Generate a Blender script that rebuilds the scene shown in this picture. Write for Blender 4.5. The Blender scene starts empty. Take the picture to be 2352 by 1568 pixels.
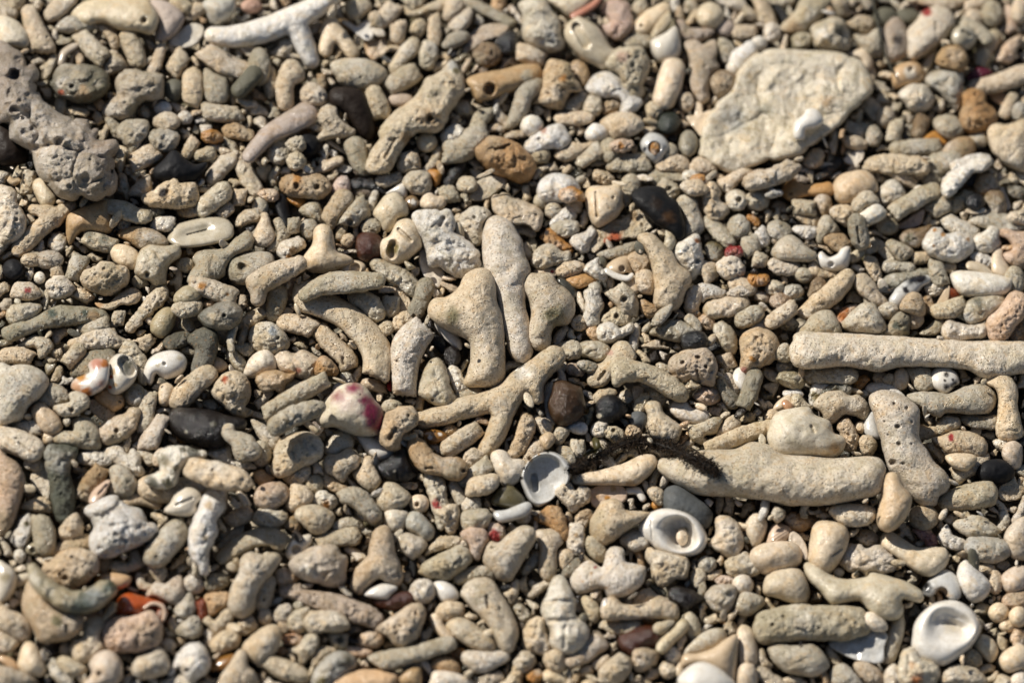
import bpy, math, random
import numpy as np
from mathutils import Vector, Matrix, Euler

SC = bpy.context.scene
COL = SC.collection
rng = np.random.default_rng(11)
random.seed(11)

# ---------------------------------------------------------------- camera
FOCAL = 85.0
TANX = 18.0 / FOCAL                      # half the sensor width over the focal length
ELEV, DIST, ROLL = math.radians(54), 0.86, math.radians(9)
fwd = Vector((0, math.cos(ELEV), -math.sin(ELEV)))
cpos = Vector((0, 0, 0)) - fwd * DIST
right0 = Vector((1, 0, 0)); up0 = right0.cross(fwd)
right = right0 * math.cos(ROLL) + up0 * math.sin(ROLL)
up = right.cross(fwd)
cam_d = bpy.data.cameras.new('camera'); cam = bpy.data.objects.new('camera', cam_d); COL.objects.link(cam)
cam.matrix_world = Matrix(((right.x, up.x, -fwd.x, cpos.x), (right.y, up.y, -fwd.y, cpos.y), (right.z, up.z, -fwd.z, cpos.z), (0, 0, 0, 1)))
cam_d.lens = FOCAL; cam_d.sensor_width = 36; cam_d.clip_start = 0.02; cam_d.clip_end = 200
cam_d.dof.use_dof = True; cam_d.dof.focus_distance = DIST - 0.004; cam_d.dof.aperture_fstop = 6.0
SC.camera = cam

# ---------------------------------------------------------------- sky, sun, exposure
SUN_EL = math.radians(39)
ldir = (right0 * 0.88 - Vector((0, 1, 0)) * 0.47).normalized()       # where the shadows fall on the ground
to_sun = (-ldir * math.cos(SUN_EL) + Vector((0, 0, math.sin(SUN_EL)))).normalized()
w = bpy.data.worlds.new("World"); SC.world = w; w.use_nodes = True
nt = w.node_tree; bg = nt.nodes['Background']
sky = nt.nodes.new('ShaderNodeTexSky'); sky.sky_type = 'NISHITA'; sky.sun_disc = False
sky.sun_elevation = SUN_EL; sky.sun_rotation = math.atan2(to_sun.x, to_sun.y)
nt.links.new(sky.outputs[0], bg.inputs[0]); bg.inputs[1].default_value = 0.05
sd = bpy.data.lights.new('sun', 'SUN'); sd.energy = 5.0; sd.angle = math.radians(0.53); sd.color = (1.0, 0.945, 0.86)
so = bpy.data.objects.new('sun', sd); COL.objects.link(so); so.rotation_euler = (-to_sun).to_track_quat('-Z', 'Y').to_euler()
SC.view_settings.view_transform = 'Standard'; SC.view_settings.look = 'None'
SC.view_settings.exposure = 0.05; SC.view_settings.gamma = 1.0
SC.render.engine = 'CYCLES'; SC.cycles.max_bounces = 6; SC.cycles.diffuse_bounces = 3; SC.cycles.use_denoising = True
SC.cycles.caustics_reflective = False; SC.cycles.caustics_refractive = False

C_ = np.array(cpos); F_ = np.array(fwd); R_ = np.array(right); U_ = np.array(up)

# ---------------------------------------------------------------- colours (real base colours, linear)
PAL = {'C': (.72, .60, .445), 'W': (.78, .75, .69), 'L': (.62, .555, .43), 'G': (.47, .425, .325), 'D': (.125, .12, .09),
       'B': (.46, .32, .175), 'Y': (.62, .53, .375), 'O': (.50, .24, .055), 'M': (.47, .39, .325), 'N': (.019, .012, .008),
       'K': (.008, .008, .009), 'P': (.56, .36, .28), 'R': (.32, .012, .010), 'V': (.20, .014, .05), 'E': (.065, .085, .06), 'S': (.42, .085, .018),
       'A': (.36, .39, .41), 'T': (.22, .19, .09), 'Z': (.07, .036, .015)}
WORD = {'C': 'cream', 'W': 'white', 'L': 'pale grey', 'G': 'grey', 'D': 'dark grey', 'B': 'tan', 'Y': 'yellowish', 'O': 'ochre',
        'M': 'mauve-grey', 'N': 'dark brown', 'K': 'black', 'P': 'pink', 'R': 'red', 'V': 'purple', 'E': 'green', 'S': 'rust-red', 'A': 'bluish', 'T': 'olive', 'Z': 'brown'}
def colour(code):
    return np.mean([PAL[c] for c in code], axis=0)

# ---------------------------------------------------------------- materials
def nodes_of(name):
    m = bpy.data.materials.new(name); m.use_nodes = True
    n = m.node_tree.nodes; n.clear()
    out = n.new('ShaderNodeOutputMaterial'); p = n.new('ShaderNodeBsdfPrincipled')
    m.node_tree.links.new(p.outputs[0], out.inputs[0])
    return m, m.node_tree, p
def mk(nt, typ, **kw):
    n = nt.nodes.new(typ)
    for k, v in kw.items():
        if k.startswith('i_'):
            key = k[2:]; key = int(key) if key.isdigit() else key
            n.inputs[key].default_value = v
        else: setattr(n, k, v)
    return n
def ramp(nt, fac, stops):
    r = nt.nodes.new('ShaderNodeValToRGB'); e = r.color_ramp.elements
    while len(e) < len(stops): e.new(0.5)
    for i, (p, c) in enumerate(stops):
        e[i].position = p; e[i].color = (c, c, c, 1) if not isinstance(c, tuple) else (*c, 1)
    nt.links.new(fac, r.inputs[0]); return r.outputs[0]
def math_(nt, op, a, b):
    n = nt.nodes.new('ShaderNodeMath'); n.operation = op
    for i, v in enumerate((a, b)):
        if isinstance(v, (int, float)): n.inputs[i].default_value = v
        else: nt.links.new(v, n.inputs[i])
    return n.outputs[0]
def mixc(nt, typ, fac, a, b):
    n = nt.nodes.new('ShaderNodeMix'); n.data_type = 'RGBA'; n.blend_type = typ
    for k, v in ((0, fac), (6, a), (7, b)):
        if isinstance(v, (int, float)): n.inputs[k].default_value = v
        elif isinstance(v, tuple): n.inputs[k].default_value = (*v, 1)
        else: nt.links.new(v, n.inputs[k])
    return n.outputs[2]

def surface(name, pores=0.0, pore_mm=0.8, mottle=0.35, grain=0.5, rough=(0.35, 0.75), coat=0.15, spots=0.0, bump=0.35, spec=0.5, streak=False):
    m, nt, p = nodes_of(name); L = nt.links.new
    at = mk(nt, 'ShaderNodeAttribute', attribute_name='Col')
    tc = mk(nt, 'ShaderNodeTexCoord')
    sc = mk(nt, 'ShaderNodeVectorMath', operation='SCALE'); L(tc.outputs['Object'], sc.inputs[0]); sc.inputs['Scale'].default_value = 1000.0
    v = sc.outputs[0]
    big = mk(nt, 'ShaderNodeTexNoise', i_Scale=0.35, i_Detail=4.0); L(v, big.inputs['Vector'])
    mid = mk(nt, 'ShaderNodeTexNoise', i_Scale=0.9, i_Detail=5.0, i_Roughness=0.7); L(v, mid.inputs['Vector'])
    fine = mk(nt, 'ShaderNodeTexNoise', i_Scale=1.9, i_Detail=3.0, i_Roughness=0.7); L(v, fine.inputs['Vector'])
    c = mixc(nt, 'MULTIPLY', mottle, at.outputs['Color'], ramp(nt, big.outputs[0], [(0.3, (.78, .72, .62)), (0.55, (1.0, 1.0, 1.0)), (0.75, (1.22, 1.2, 1.16))]))
    c = mixc(nt, 'MULTIPLY', mottle * 0.9, c, ramp(nt, mid.outputs[0], [(0.28, (.71, .64, .53)), (0.48, (1.0, .98, .95)), (0.7, (1.15, 1.15, 1.15))]))
    c = mixc(nt, 'MULTIPLY', 0.5 * mottle, c, ramp(nt, fine.outputs[0], [(0.3, .5), (0.6, 1.1)]))
    if pores:                                                          # greenish film in patches, and scattered pinholes
        pt = mk(nt, 'ShaderNodeTexNoise', i_Scale=0.13, i_Detail=5.0, i_Roughness=0.6, i_Distortion=0.6); L(v, pt.inputs['Vector'])
        c = mixc(nt, 'MULTIPLY', ramp(nt, pt.outputs[0], [(0.50, 0.0), (0.62, 0.75)]), c, (.84, .82, .73))
        c = mixc(nt, 'MULTIPLY', ramp(nt, pt.outputs[0], [(0.36, 0.7), (0.46, 0.0)]), c, (1.0, .88, .70))
        pv = mk(nt, 'ShaderNodeTexVoronoi', i_Scale=0.34); L(v, pv.inputs['Vector'])
        c = mixc(nt, 'MIX', ramp(nt, pv.outputs['Distance'], [(0.055, 0.85), (0.10, 0.0)]), c, (.03, .025, .02))
    h = math_(nt, 'MULTIPLY', mid.outputs[0], 0.55 * grain)
    h = math_(nt, 'ADD', h, math_(nt, 'MULTIPLY', fine.outputs[0], 0.4 * grain))
    if spots:
        vs = mk(nt, 'ShaderNodeTexVoronoi', i_Scale=0.55); L(v, vs.inputs['Vector'])
        sm = ramp(nt, vs.outputs['Distance'], [(0.16, 1.0), (0.30, 0.0)])
        c = mixc(nt, 'MIX', math_(nt, 'MULTIPLY', sm, spots), c, (.42, .22, .07))
    if pores:
        vo = mk(nt, 'ShaderNodeTexVoronoi', i_Scale=1.0 / pore_mm, i_Randomness=0.85); L(v, vo.inputs['Vector'])
        pm = ramp(nt, vo.outputs['Distance'], [(0.10, 1.0), (0.30, 0.0)])
        patch = ramp(nt, big.outputs[0], [(0.38, 0.25), (0.58, 1.0)])
        pm = math_(nt, 'MULTIPLY', pm, patch)
        c = mixc(nt, 'MULTIPLY', math_(nt, 'MULTIPLY', pm, pores), c, (.36, .27, .15))
        h = math_(nt, 'SUBTRACT', h, math_(nt, 'MULTIPLY', pm, 0.6 * pores))
    if streak:
        wv = mk(nt, 'ShaderNodeTexWave', i_Scale=0.5, i_Distortion=4.0, i_Detail=3.0); L(v, wv.inputs['Vector'])
        c = mixc(nt, 'MULTIPLY', 0.16, c, ramp(nt, wv.outputs[0], [(0.2, (.72, .6, .45)), (0.7, 1.0)]))
    L(c, p.inputs['Base Color'])
    rr = nt.nodes.new('ShaderNodeMapRange'); rr.inputs[3].default_value, rr.inputs[4].default_value = rough
    rr.inputs[1].default_value, rr.inputs[2].default_value = 0.35, 0.65
    L(big.outputs[0], rr.inputs[0]); L(rr.outputs[0], p.inputs['Roughness'])
    p.inputs['Specular IOR Level'].default_value = spec
    L(ramp(nt, big.outputs[0], [(0.4, coat * 0.4), (0.6, min(1.0, coat * 2.2))]), p.inputs['Coat Weight']); p.inputs['Coat Roughness'].default_value = 0.11
    b = mk(nt, 'ShaderNodeBump', i_Strength=bump, i_Distance=0.0011); L(h, b.inputs['Height'])
    L(b.outputs[0], p.inputs['Normal']); L(b.outputs[0], p.inputs['Coat Normal'])
    return m
MAT = {'f': surface('porous_coral', pores=1.0, pore_mm=1.05, spots=0.4, mottle=0.8, grain=1.2, coat=0.22, bump=0.85),
       'p': surface('pitted_coral', pores=0.9, pore_mm=1.5, mottle=1.0, grain=1.3, coat=0.08, bump=0.8, rough=(.5, .85)),
       'r': surface('rough_coral', pores=0.7, pore_mm=1.2, mottle=1.0, grain=1.4, coat=0.25, bump=0.8),
       's': surface('smooth_coral', pores=0.5, pore_mm=1.1, mottle=0.65, grain=0.8, coat=0.2, spots=0.22, bump=0.4),
       'w': surface('wet_coral', pores=0.6, pore_mm=1.2, mottle=0.8, grain=1.2, coat=0.8, rough=(.2, .45), bump=0.65, spots=0.15),
       'h': surface('shell', mottle=0.45, grain=0.3, coat=0.5, rough=(.2, .45), bump=0.2, streak=True),
       'k': surface('wet_stone', mottle=0.7, grain=1.5, coat=0.4, rough=(.16, .3), bump=0.55, spec=0.3),
       'm': surface('matt_stone', mottle=0.5, grain=0.7, coat=0.02, rough=(.5, .7), bump=0.3, spec=0.2)}

# ---------------------------------------------------------------- maths helpers
def vnoise(x, y, seed):
    g = np.random.default_rng(seed).random((64, 64))
    xi = np.floor(x).astype(int); yi = np.floor(y).astype(int); fx = x - xi; fy = y - yi
    fx = fx * fx * (3 - 2 * fx); fy = fy * fy * (3 - 2 * fy)
    a = g[xi % 64, yi % 64]; b = g[(xi + 1) % 64, yi % 64]; c = g[xi % 64, (yi + 1) % 64]; d = g[(xi + 1) % 64, (yi + 1) % 64]
    return ((a * (1 - fx) + b * fx) * (1 - fy) + (c * (1 - fx) + d * fx) * fy) * 2 - 1
def fbm(x, y, seed, n=3):
    s = 0; a = 1.0
    for i in range(n):
        s = s + a * vnoise(x * 2 ** i + 7.3 * i, y * 2 ** i + 3.1 * i, seed + i); a *= 0.5
    return s / 1.75
def closed_spline(pts, n=7):
    p = np.array(pts, float); out = []
    a, b, c, d = np.roll(p, 1, 0), p, np.roll(p, -1, 0), np.roll(p, -2, 0)
    for t in np.arange(n) / n:
        out.append(0.5 * (2 * b + (c - a) * t + (2 * a - 5 * b + 4 * c - d) * t * t + (3 * b - a - 3 * c + d) * t ** 3))
    return np.stack(out, 1).reshape(-1, 2)
def poly_sdf(X, Y, poly):
    x, y = X.ravel(), Y.ravel()
    a = poly; b = np.roll(poly, -1, 0); e = b - a
    dx = x[:, None] - a[None, :, 0]; dy = y[:, None] - a[None, :, 1]
    t = np.clip((dx * e[:, 0] + dy * e[:, 1]) / np.maximum((e ** 2).sum(1), 1e-9), 0, 1)
    d = np.sqrt(((dx - t * e[:, 0]) ** 2 + (dy - t * e[:, 1]) ** 2).min(1))
    cr = ((a[None, :, 1] > y[:, None]) != (b[None, :, 1] > y[:, None]))
    xx = a[None, :, 0] + (y[:, None] - a[None, :, 1]) * e[None, :, 0] / np.where(np.abs(e[:, 1]) < 1e-9, 1e-9, e[:, 1])[None]
    ins = (cr & (x[:, None] < xx)).sum(1) % 2 == 1
    return np.where(ins, d, -d).reshape(X.shape)
def cone_sdf(X, Y, s, snap=(None, None)):
    best = np.full(X.shape, -1e9)
    if len(s) == 1: s = [s[0], (s[0][0] + 0.01, s[0][1], s[0][2])]
    for (x0, y0, r0), (x1, y1, r1) in zip(s[:-1], s[1:]):
        ex, ey = x1 - x0, y1 - y0
        t = np.clip(((X - x0) * ex + (Y - y0) * ey) / max(ex * ex + ey * ey, 1e-9), 0, 1)
        best = np.maximum(best, r0 + (r1 - r0) * t - np.hypot(X - x0 - ex * t, Y - y0 - ey * t))
    for e, (a, b) in zip(snap, ((s[1], s[0]), (s[-2], s[-1]))):              # an end that broke off square
        if e is None: continue
        dx, dy = b[0] - a[0], b[1] - a[1]; L = math.hypot(dx, dy) or 1; dx, dy = dx / L, dy / L
        dx, dy = dx * math.cos(e) - dy * math.sin(e), dx * math.sin(e) + dy * math.cos(e)
        near = np.hypot(X - b[0], Y - b[1]) < 2.2 * b[2]
        cut = 0.3 * b[2] - ((X - b[0]) * dx + (Y - b[1]) * dy)
        best = np.where(near, np.minimum(best, cut + 0.12 * b[2] * vnoise(X / 5, Y / 5, 3)), best)
    return best
def smooth_spine(s):
    if len(s) < 3: return s
    p = np.array(s); p = np.vstack([2 * p[0] - p[1], p, 2 * p[-1] - p[-2]]); out = []
    for i in range(1, len(p) - 2):
        a, b, c, d = p[i - 1], p[i], p[i + 1], p[i + 2]
        for t in (0, .25, .5, .75):
            out.append(tuple(0.5 * (2 * b + (c - a) * t + (2 * a - 5 * b + 4 * c - d) * t * t + (3 * b - a - 3 * c + d) * t ** 3)))
    out.append(tuple(p[-2])); return out
def ray(x, y):
    """view pixel (photo drawn 2352 wide) -> ray direction with unit depth"""
    x = np.asarray(x, float); y = np.asarray(y, float)
    return F_ + ((x - 1176) / 1176 * TANX)[..., None] * R_ - ((y - 784) / 1176 * TANX)[..., None] * U_
def ground(x, y, z=0.0):
    d = ray(x, y); t = (z - C_[2]) / d[..., 2]
    return C_ + d * t[..., None]

# ---------------------------------------------------------------- how high the rubble already stands (metres, 0.5 mm cells)
HX0, HY0, HC = -0.42, -0.36, 0.0005
Hm = np.full((1700, 1700), -0.0042)
def hidx(P):
    return (np.clip(((P[:, 0] - HX0) / HC).astype(int), 0, 1699), np.clip(((P[:, 1] - HY0) / HC).astype(int), 0, 1699))
def hsplat(P):
    i, j = hidx(P)
    for di in (0, 1):
        for dj in (0, 1):
            np.maximum.at(Hm, (np.minimum(i + di, 1699), np.minimum(j + dj, 1699)), P[:, 2])

# ---------------------------------------------------------------- one piece of rubble: an outline on the beach, swollen into a solid body
def build(prims, dents, stains, code, style, seed, cell=None, iters=110, sink=0.05, pct=72, grow=2.4):
    polys = []
    bb = []
    for k, pts in prims:
        if k == 'P':
            q = closed_spline(pts); polys.append(('P', q)); bb.append((q.min(0), q.max(0)))
        elif k == 'E':
            cx, cy, a, b = pts[0][:4]; an = math.radians(pts[0][4]) if len(pts[0]) > 4 else 0
            th = np.linspace(0, 2 * np.pi, 40, endpoint=False)
            q = np.stack([cx + a * np.cos(th) * math.cos(an) - b * np.sin(th) * math.sin(an), cy + a * np.cos(th) * math.sin(an) + b * np.sin(th) * math.cos(an)], 1)
            polys.append(('P', q)); bb.append((q.min(0), q.max(0)))
        else:
            s = smooth_spine(pts); a = np.array(s); polys.append(('S', s))
            bb.append(((a[:, :2] - a[:, 2:]).min(0), (a[:, :2] + a[:, 2:]).max(0)))
    lo = np.min([b[0] for b in bb], 0); hi = np.max([b[1] for b in bb], 0)
    size = hi - lo
    c = cell or float(np.clip(min(size) / 26, 0.9, 2.0))
    xs = np.arange(lo[0] - 7 * c, hi[0] + 7 * c, c); ys = np.arange(lo[1] - 7 * c, hi[1] + 7 * c, c)
    X, Y = np.meshgrid(xs, ys, indexing='ij')
    phi = np.full(X.shape, -1e9); br = np.random.default_rng(seed + 55)
    for k, q in polys:
        d = poly_sdf(X, Y, q) if k == 'P' else cone_sdf(X, Y, q, [br.uniform(-.5, .5) if br.random() < .55 and any(a in style for a in 'frp') and len(polys) == 1 else None for _ in (0, 1)])
        m = np.maximum(phi, d); kk = 5.0                                   # soft joint between limbs
        hsm = np.maximum(kk - np.abs(phi - d), 0) / kk
        phi = np.where(phi < -1e8, d, m + hsm * hsm * kk * 0.25)
    Rm = max(phi.max(), 1e-3)
    rough_o = {'r': 0.20, 'p': 0.15, 'f': 0.10, 's': 0.05, 'w': 0.13, 'h': 0.025, 'k': 0.08, 'm': 0.05}
    base = next((s for s in style if s in rough_o), 'f')
    fr = 1.0 / max(Rm * 0.9, 3)
    phi = phi + grow
    # knobs and broken facets: the nearest of a scatter of points
    kn = {'r': 0.34, 'p': 0.30, 'f': 0.19, 's': 0.10, 'w': 0.26, 'h': 0.0, 'k': 0.10, 'm': 0.04}[next((s for s in style if s in 'rpfswhkm'), 'f')]
    kn *= float(np.clip(15.0 / Rm, 0.15, 1.0)) if 'q' not in style and 't' not in style else 0.6 if 't' in style else 1.0
    relief = 0
    if kn:
        gap_ = 0.85 * Rm + 2; w2 = np.random.default_rng(seed + 5)
        npt = int(np.clip((xs[-1] - xs[0]) * (ys[-1] - ys[0]) / gap_ ** 2, 4, 90))
        px, py = w2.uniform(xs[0], xs[-1], npt), w2.uniform(ys[0], ys[-1], npt); lv = w2.normal(0, .35, npt)
        wx = X + 0.25 * gap_ * vnoise(X / gap_ * 1.7, Y / gap_ * 1.7, seed + 6); wy = Y + 0.25 * gap_ * vnoise(X / gap_ * 1.7 + 9, Y / gap_ * 1.7, seed + 6)
        dd = np.hypot(wx[..., None] - px, wy[..., None] - py); o2 = np.argsort(dd, -1)[..., :2]; d12 = np.take_along_axis(dd, o2, -1)
        edge_ = np.clip((d12[..., 1] - d12[..., 0]) / (0.55 * gap_), 0, 1); relief = kn * Rm * (np.sqrt(edge_) - 0.75 + lv[o2[..., 0]] * edge_)
        phi = phi + 0.55 * relief
    phi = phi + rough_o[base] * float(np.clip(18.0 / Rm, .25, 1)) * Rm * fbm(X * fr, Y * fr, seed)
    inside = phi > 0
    u = np.where(inside, np.clip(phi, 0, Rm) * np.maximum(2 * Rm - phi, 0) / 2.6, 0) / (c * c)
    for _ in range(iters):
        n = np.zeros_like(u)
        n[1:-1, 1:-1] = (u[:-2, 1:-1] + u[2:, 1:-1] + u[1:-1, :-2] + u[1:-1, 2:] + 1) * 0.25
        u = np.where(inside, n, 0)
    h = np.sqrt(np.maximum(2 * u, 0)) * c * 1.38
    if 't' in style:                                                       # a thin plate: the swelling levels off
        hm = 0.27 * h.max(); h = hm * np.tanh(h / hm) * (1 + 0.35 * fbm(X * fr * 1.5, Y * fr * 1.5, seed + 5, 4))
    rings = [dn for dn in dents if dn[0] == 'ring']; dents = [dn for dn in dents if dn[0] != 'ring']
    for _, x0, y0, x1, y1, r, fl in rings:                                 # an open shell: a rounded lip running round its mouth
        ex, ey = x1 - x0, y1 - y0; tt = np.clip(((X - x0) * ex + (Y - y0) * ey) / max(ex * ex + ey * ey, 1e-9), 0, 1)
        dc = np.hypot(X - x0 - ex * tt, Y - y0 - ey * tt) - r; ph = np.clip(phi, 0, None)
        s = ph / (ph + np.maximum(dc, 0) + 1e-6); Ht = 0.62 * Rm
        out_ = np.sqrt(np.clip(1 - (1 - s / 0.42) ** 2, 0, 1)); inn_ = fl + (1 - fl) * (0.5 + 0.5 * np.cos(np.pi * np.clip((s - 0.42) / 0.58, 0, 1)))
        pit = fl - 0.35 * np.clip(-dc / r, 0, 1) ** 0.8
        h = np.where(inside, Ht * np.where(dc < 0, pit, np.where(s < 0.42, out_, inn_)), 0)
    edge = np.clip(phi / (0.5 * Rm), 0, 1)
    amp = {'r': 0.30, 'p': 0.20, 'f': 0.12, 's': 0.06, 'w': 0.2, 'h': 0.03, 'k': 0.13, 'm': 0.08}[base]
    top = h + edge * amp * Rm * fbm(X * fr * 1.6, Y * fr * 1.6, seed + 9, 4)
    top = top + edge * relief
    if base not in 'hsm': top = top + edge * min(1.1, 0.1 * Rm) * fbm(X / 7.0, Y / 7.0, seed + 33, 2) * (1.8 if base in 'rp' else 0.65)
    if base == 'r': top = top - edge * 0.16 * Rm * np.abs(fbm(X * fr * 1.2, Y * fr * 1.2, seed + 21))
    if 'b' in style:                                                       # ribs and growth lines of a shell
        top = top + edge * 0.05 * Rm * np.sin((X * 0.6 + Y * 0.9) * 0.9)
    pr = np.random.default_rng(seed + 77)
    col = np.zeros(X.shape + (3,)) + colour(code) * (1.0 if base == 'h' else pr.uniform(.93, 1.08) * (1 + pr.uniform(-1, 1) * np.array([.015, 0, -.05])))
    if base in 'frpw' and code[0] != 'W' and inside.sum() * c * c > 500:                      # each piece weathers in its own patches
        inn = np.argwhere(inside)
        for i in pr.integers(0, len(inn), int(pr.integers(1, 5))):
            rr = Rm * pr.uniform(.5, 1.7); q = np.hypot(X - xs[inn[i][0]], Y - ys[inn[i][1]]) / rr + 0.6 * fbm(X / rr * 1.3, Y / rr * 1.3, seed + int(i) % 97, 4)
            s = (np.clip((1.1 - q) / 0.7, 0, 1) * pr.uniform(.15, .45))[..., None]
            col = col * (1 - s) + colour(('G', 'W', 'G', 'W', 'T', 'W', 'YC', 'CW')[pr.integers(8)]) * s
    dl = list(dents)
    if base == 'p' or 'q' in style:
        inn = np.argwhere(phi > 0.18 * Rm)
        npit = int(np.clip(inside.sum() * c * c / 95, 6, 90))
        if len(inn):
            for i in pr.integers(0, len(inn), npit):
                rr = Rm * (0.035 + 0.16 * pr.random() ** 3) + 0.7
                dl.append((xs[inn[i][0]], ys[inn[i][1]], rr, -1))
    if base == 'f' and Rm > 9:                                             # open pores big enough to see
        inn = np.argwhere(phi > 2.5)
        if len(inn):
            for i in pr.integers(0, len(inn), int(np.clip(inside.sum() * c * c / 170, 3, 140))):
                dl.append((xs[inn[i][0]], ys[inn[i][1]], 1.3 + 1.3 * pr.random() ** 2, -1))
    for dn in dl:
        if len(dn) >= 5: x0, y0, x1, y1, r = dn[:5]
        else:
            x0, y0, r = dn[:3]; x1, y1 = x0, y0
        ex, ey = x1 - x0, y1 - y0; t = np.clip(((X - x0) * ex + (Y - y0) * ey) / max(ex * ex + ey * ey, 1e-9), 0, 1)
        if len(dn) == 7: r = r + (dn[6] / 4 - r) * t
        q = np.hypot(X - x0 - ex * t, Y - y0 - ey * t) / (r if base == 'h' else 0.85 * r)
        s = np.clip((1.05 - q + (0.0 if base == 'h' else 0.25) * fbm(X / (dn[2 if len(dn) < 5 else 4] + 1), Y / (dn[2 if len(dn) < 5 else 4] + 1), seed + 3)) / (1.0 if len(dn) == 4 and dn[3] > 0 else 0.5 if len(dn) in (4, 6, 7) and base == 'h' else 0.3 if base == 'h' else 0.75), 0, 1); s = s * s * (3 - 2 * s)
        deep = -0.5 * r if len(dn) == 4 and dn[3] > 0 else min(1.5 * r, 0.95 * Rm + 1) if len(dn) not in (4, 6, 7) else (0.5 if base == 'h' else 0.62) * r
        top = top - s * deep
        if len(dn) not in (4, 6, 7): col = col * (1 - (0.1 if base == 'h' else 0.3) * s[..., None])             # the colour gets darker inside the bore holes
    bot = -0.8 * (h if not rings else np.sqrt(np.maximum(2 * u, 0)) * c)
    top = np.where(inside, np.maximum(top, bot + 0.25 * c), 0)
    for (x, y, r, cc) in stains:
        q = np.hypot(X - x, Y - y) / r + 0.6 * fbm(X / r * 1.1, Y / r * 1.1, seed + int(x) % 50, 4)
        s = np.clip((1.3 - q) / (1.1 if r > 16 else 0.8), 0, 1); s = (s * s * (3 - 2 * s))[..., None]
        col = col * (1 - s) + colour(cc) * s
    # --- the sheet of cells inside the outline, its rim snapped on to it
    cc_ = phi[:-1, :-1] + phi[1:, :-1] + phi[:-1, 1:] + phi[1:, 1:] > 0
    nb = np.zeros(X.shape, int)
    for di in (0, 1):
        for dj in (0, 1): nb[di:di + cc_.shape[0], dj:dj + cc_.shape[1]] += cc_
    if not cc_.any(): return None
    used = nb > 0; rim = used & (nb < 4)
    gx, gy = np.gradient(phi, c); g2 = np.maximum(gx * gx + gy * gy, 0.25)
    mv = np.clip(-phi / g2, -1.2 * c, 1.2 * c)
    Xs = np.where(rim, X + np.clip(mv * gx, -c, c), X); Ys = np.where(rim, Y + np.clip(mv * gy, -c, c), Y)
    top = np.where(rim, 0, top); bot = np.where(rim, 0, bot)
    it = -np.ones(X.shape, int); it[used] = np.arange(used.sum()); nt_ = int(used.sum())
    ib = it.copy(); inner = used & ~rim; ib[inner] = nt_ + np.arange(inner.sum())
    a = np.argwhere(cc_); i, j = a[:, 0], a[:, 1]
    ft = np.stack([it[i, j], it[i, j + 1], it[i + 1, j + 1], it[i + 1, j]], 1)
    fb = np.stack([ib[i, j], ib[i + 1, j], ib[i + 1, j + 1], ib[i, j + 1]], 1)
    vx = np.concatenate([Xs[used], Xs[inner]]); vy = np.concatenate([Ys[used], Ys[inner]])
    vw = np.concatenate([top[used], bot[inner]]); vc = np.concatenate([col[used], col[inner]])
    # --- lay it down on what is there
    cx, cy = X[inside].mean() if inside.any() else X.mean(), Y[inside].mean() if inside.any() else Y.mean()
    q = np.stack([X[inside] - cx, Y[inside] - cy]); ev = np.sqrt(np.maximum(np.linalg.eigvalsh(q @ q.T / max(q.shape[1], 1)), 1e-6))
    asp = ev[1] / ev[0]
    k = float(np.clip(0.5 - 0.2 * (asp - 1), 0.10, 0.45))
    if 't' in style: k = 0.12
    n = (1 - k) * np.array([0, 0, 1.0]) + k * (-F_); n += 0.09 * pr.normal(size=3); n /= np.linalg.norm(n)
    if 'u' in style: pct, sink = 93, 0.0
    d = ray(vx, vy); dc = ray(np.array(cx), np.array(cy))
    z0 = 0.001
    below = np.concatenate([np.zeros(nt_, bool), np.ones(int(inner.sum()), bool)])
    for _ in range(3):
        P0 = C_ + dc * ((z0 - C_[2]) / dc[2])
        t = ((P0 - C_) @ n) / (d @ n)
        P = C_ + d * (t * (1 - vw * TANX / 1176))[:, None]
        B = P[below] if below.any() else P
        ii, jj = hidx(B); gap = Hm[ii, jj] - B[:, 2]
        z0 += float(np.percentile(gap, pct)) - sink * Rm * DIST * TANX / 1176 * 0.8
        z0 = min(z0, (0.011 if 'u' in style else 0.0015) + 0.75 * Rm * DIST * TANX / 1176)
    P0 = C_ + dc * ((z0 - C_[2]) / dc[2]); t = ((P0 - C_) @ n) / (d @ n)
    P = C_ + d * (t * (1 - vw * TANX / 1176))[:, None]
    hsplat(P[:nt_])
    return dict(P=P, F=np.concatenate([ft, fb]), col=vc, c=(cx, cy), area=float(inside.sum() * c * c), asp=asp, R=Rm, bbox=(lo, hi), mask=(xs, ys, inside))

def mesh_from(name, P, F, col, mat):
    me = bpy.data.meshes.new(name)
    F = np.asarray(F); me.vertices.add(len(P)); me.vertices.foreach_set('co', np.asarray(P, np.float32).ravel())
    me.loops.add(F.size); me.loops.foreach_set('vertex_index', F.astype(np.int32).ravel())
    me.polygons.add(len(F)); me.polygons.foreach_set('loop_start', np.arange(0, F.size, F.shape[1], dtype=np.int32))
    me.polygons.foreach_set('use_smooth', np.ones(len(F), bool))
    me.update(calc_edges=True)
    ca = me.color_attributes.new('Col', 'FLOAT_COLOR', 'POINT')
    ca.data.foreach_set('color', np.concatenate([col, np.ones((len(col), 1))], 1).astype(np.float32).ravel())
    for m in (mat if isinstance(mat, list) else [mat]): me.materials.append(m)
    me.validate(); return me
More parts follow.
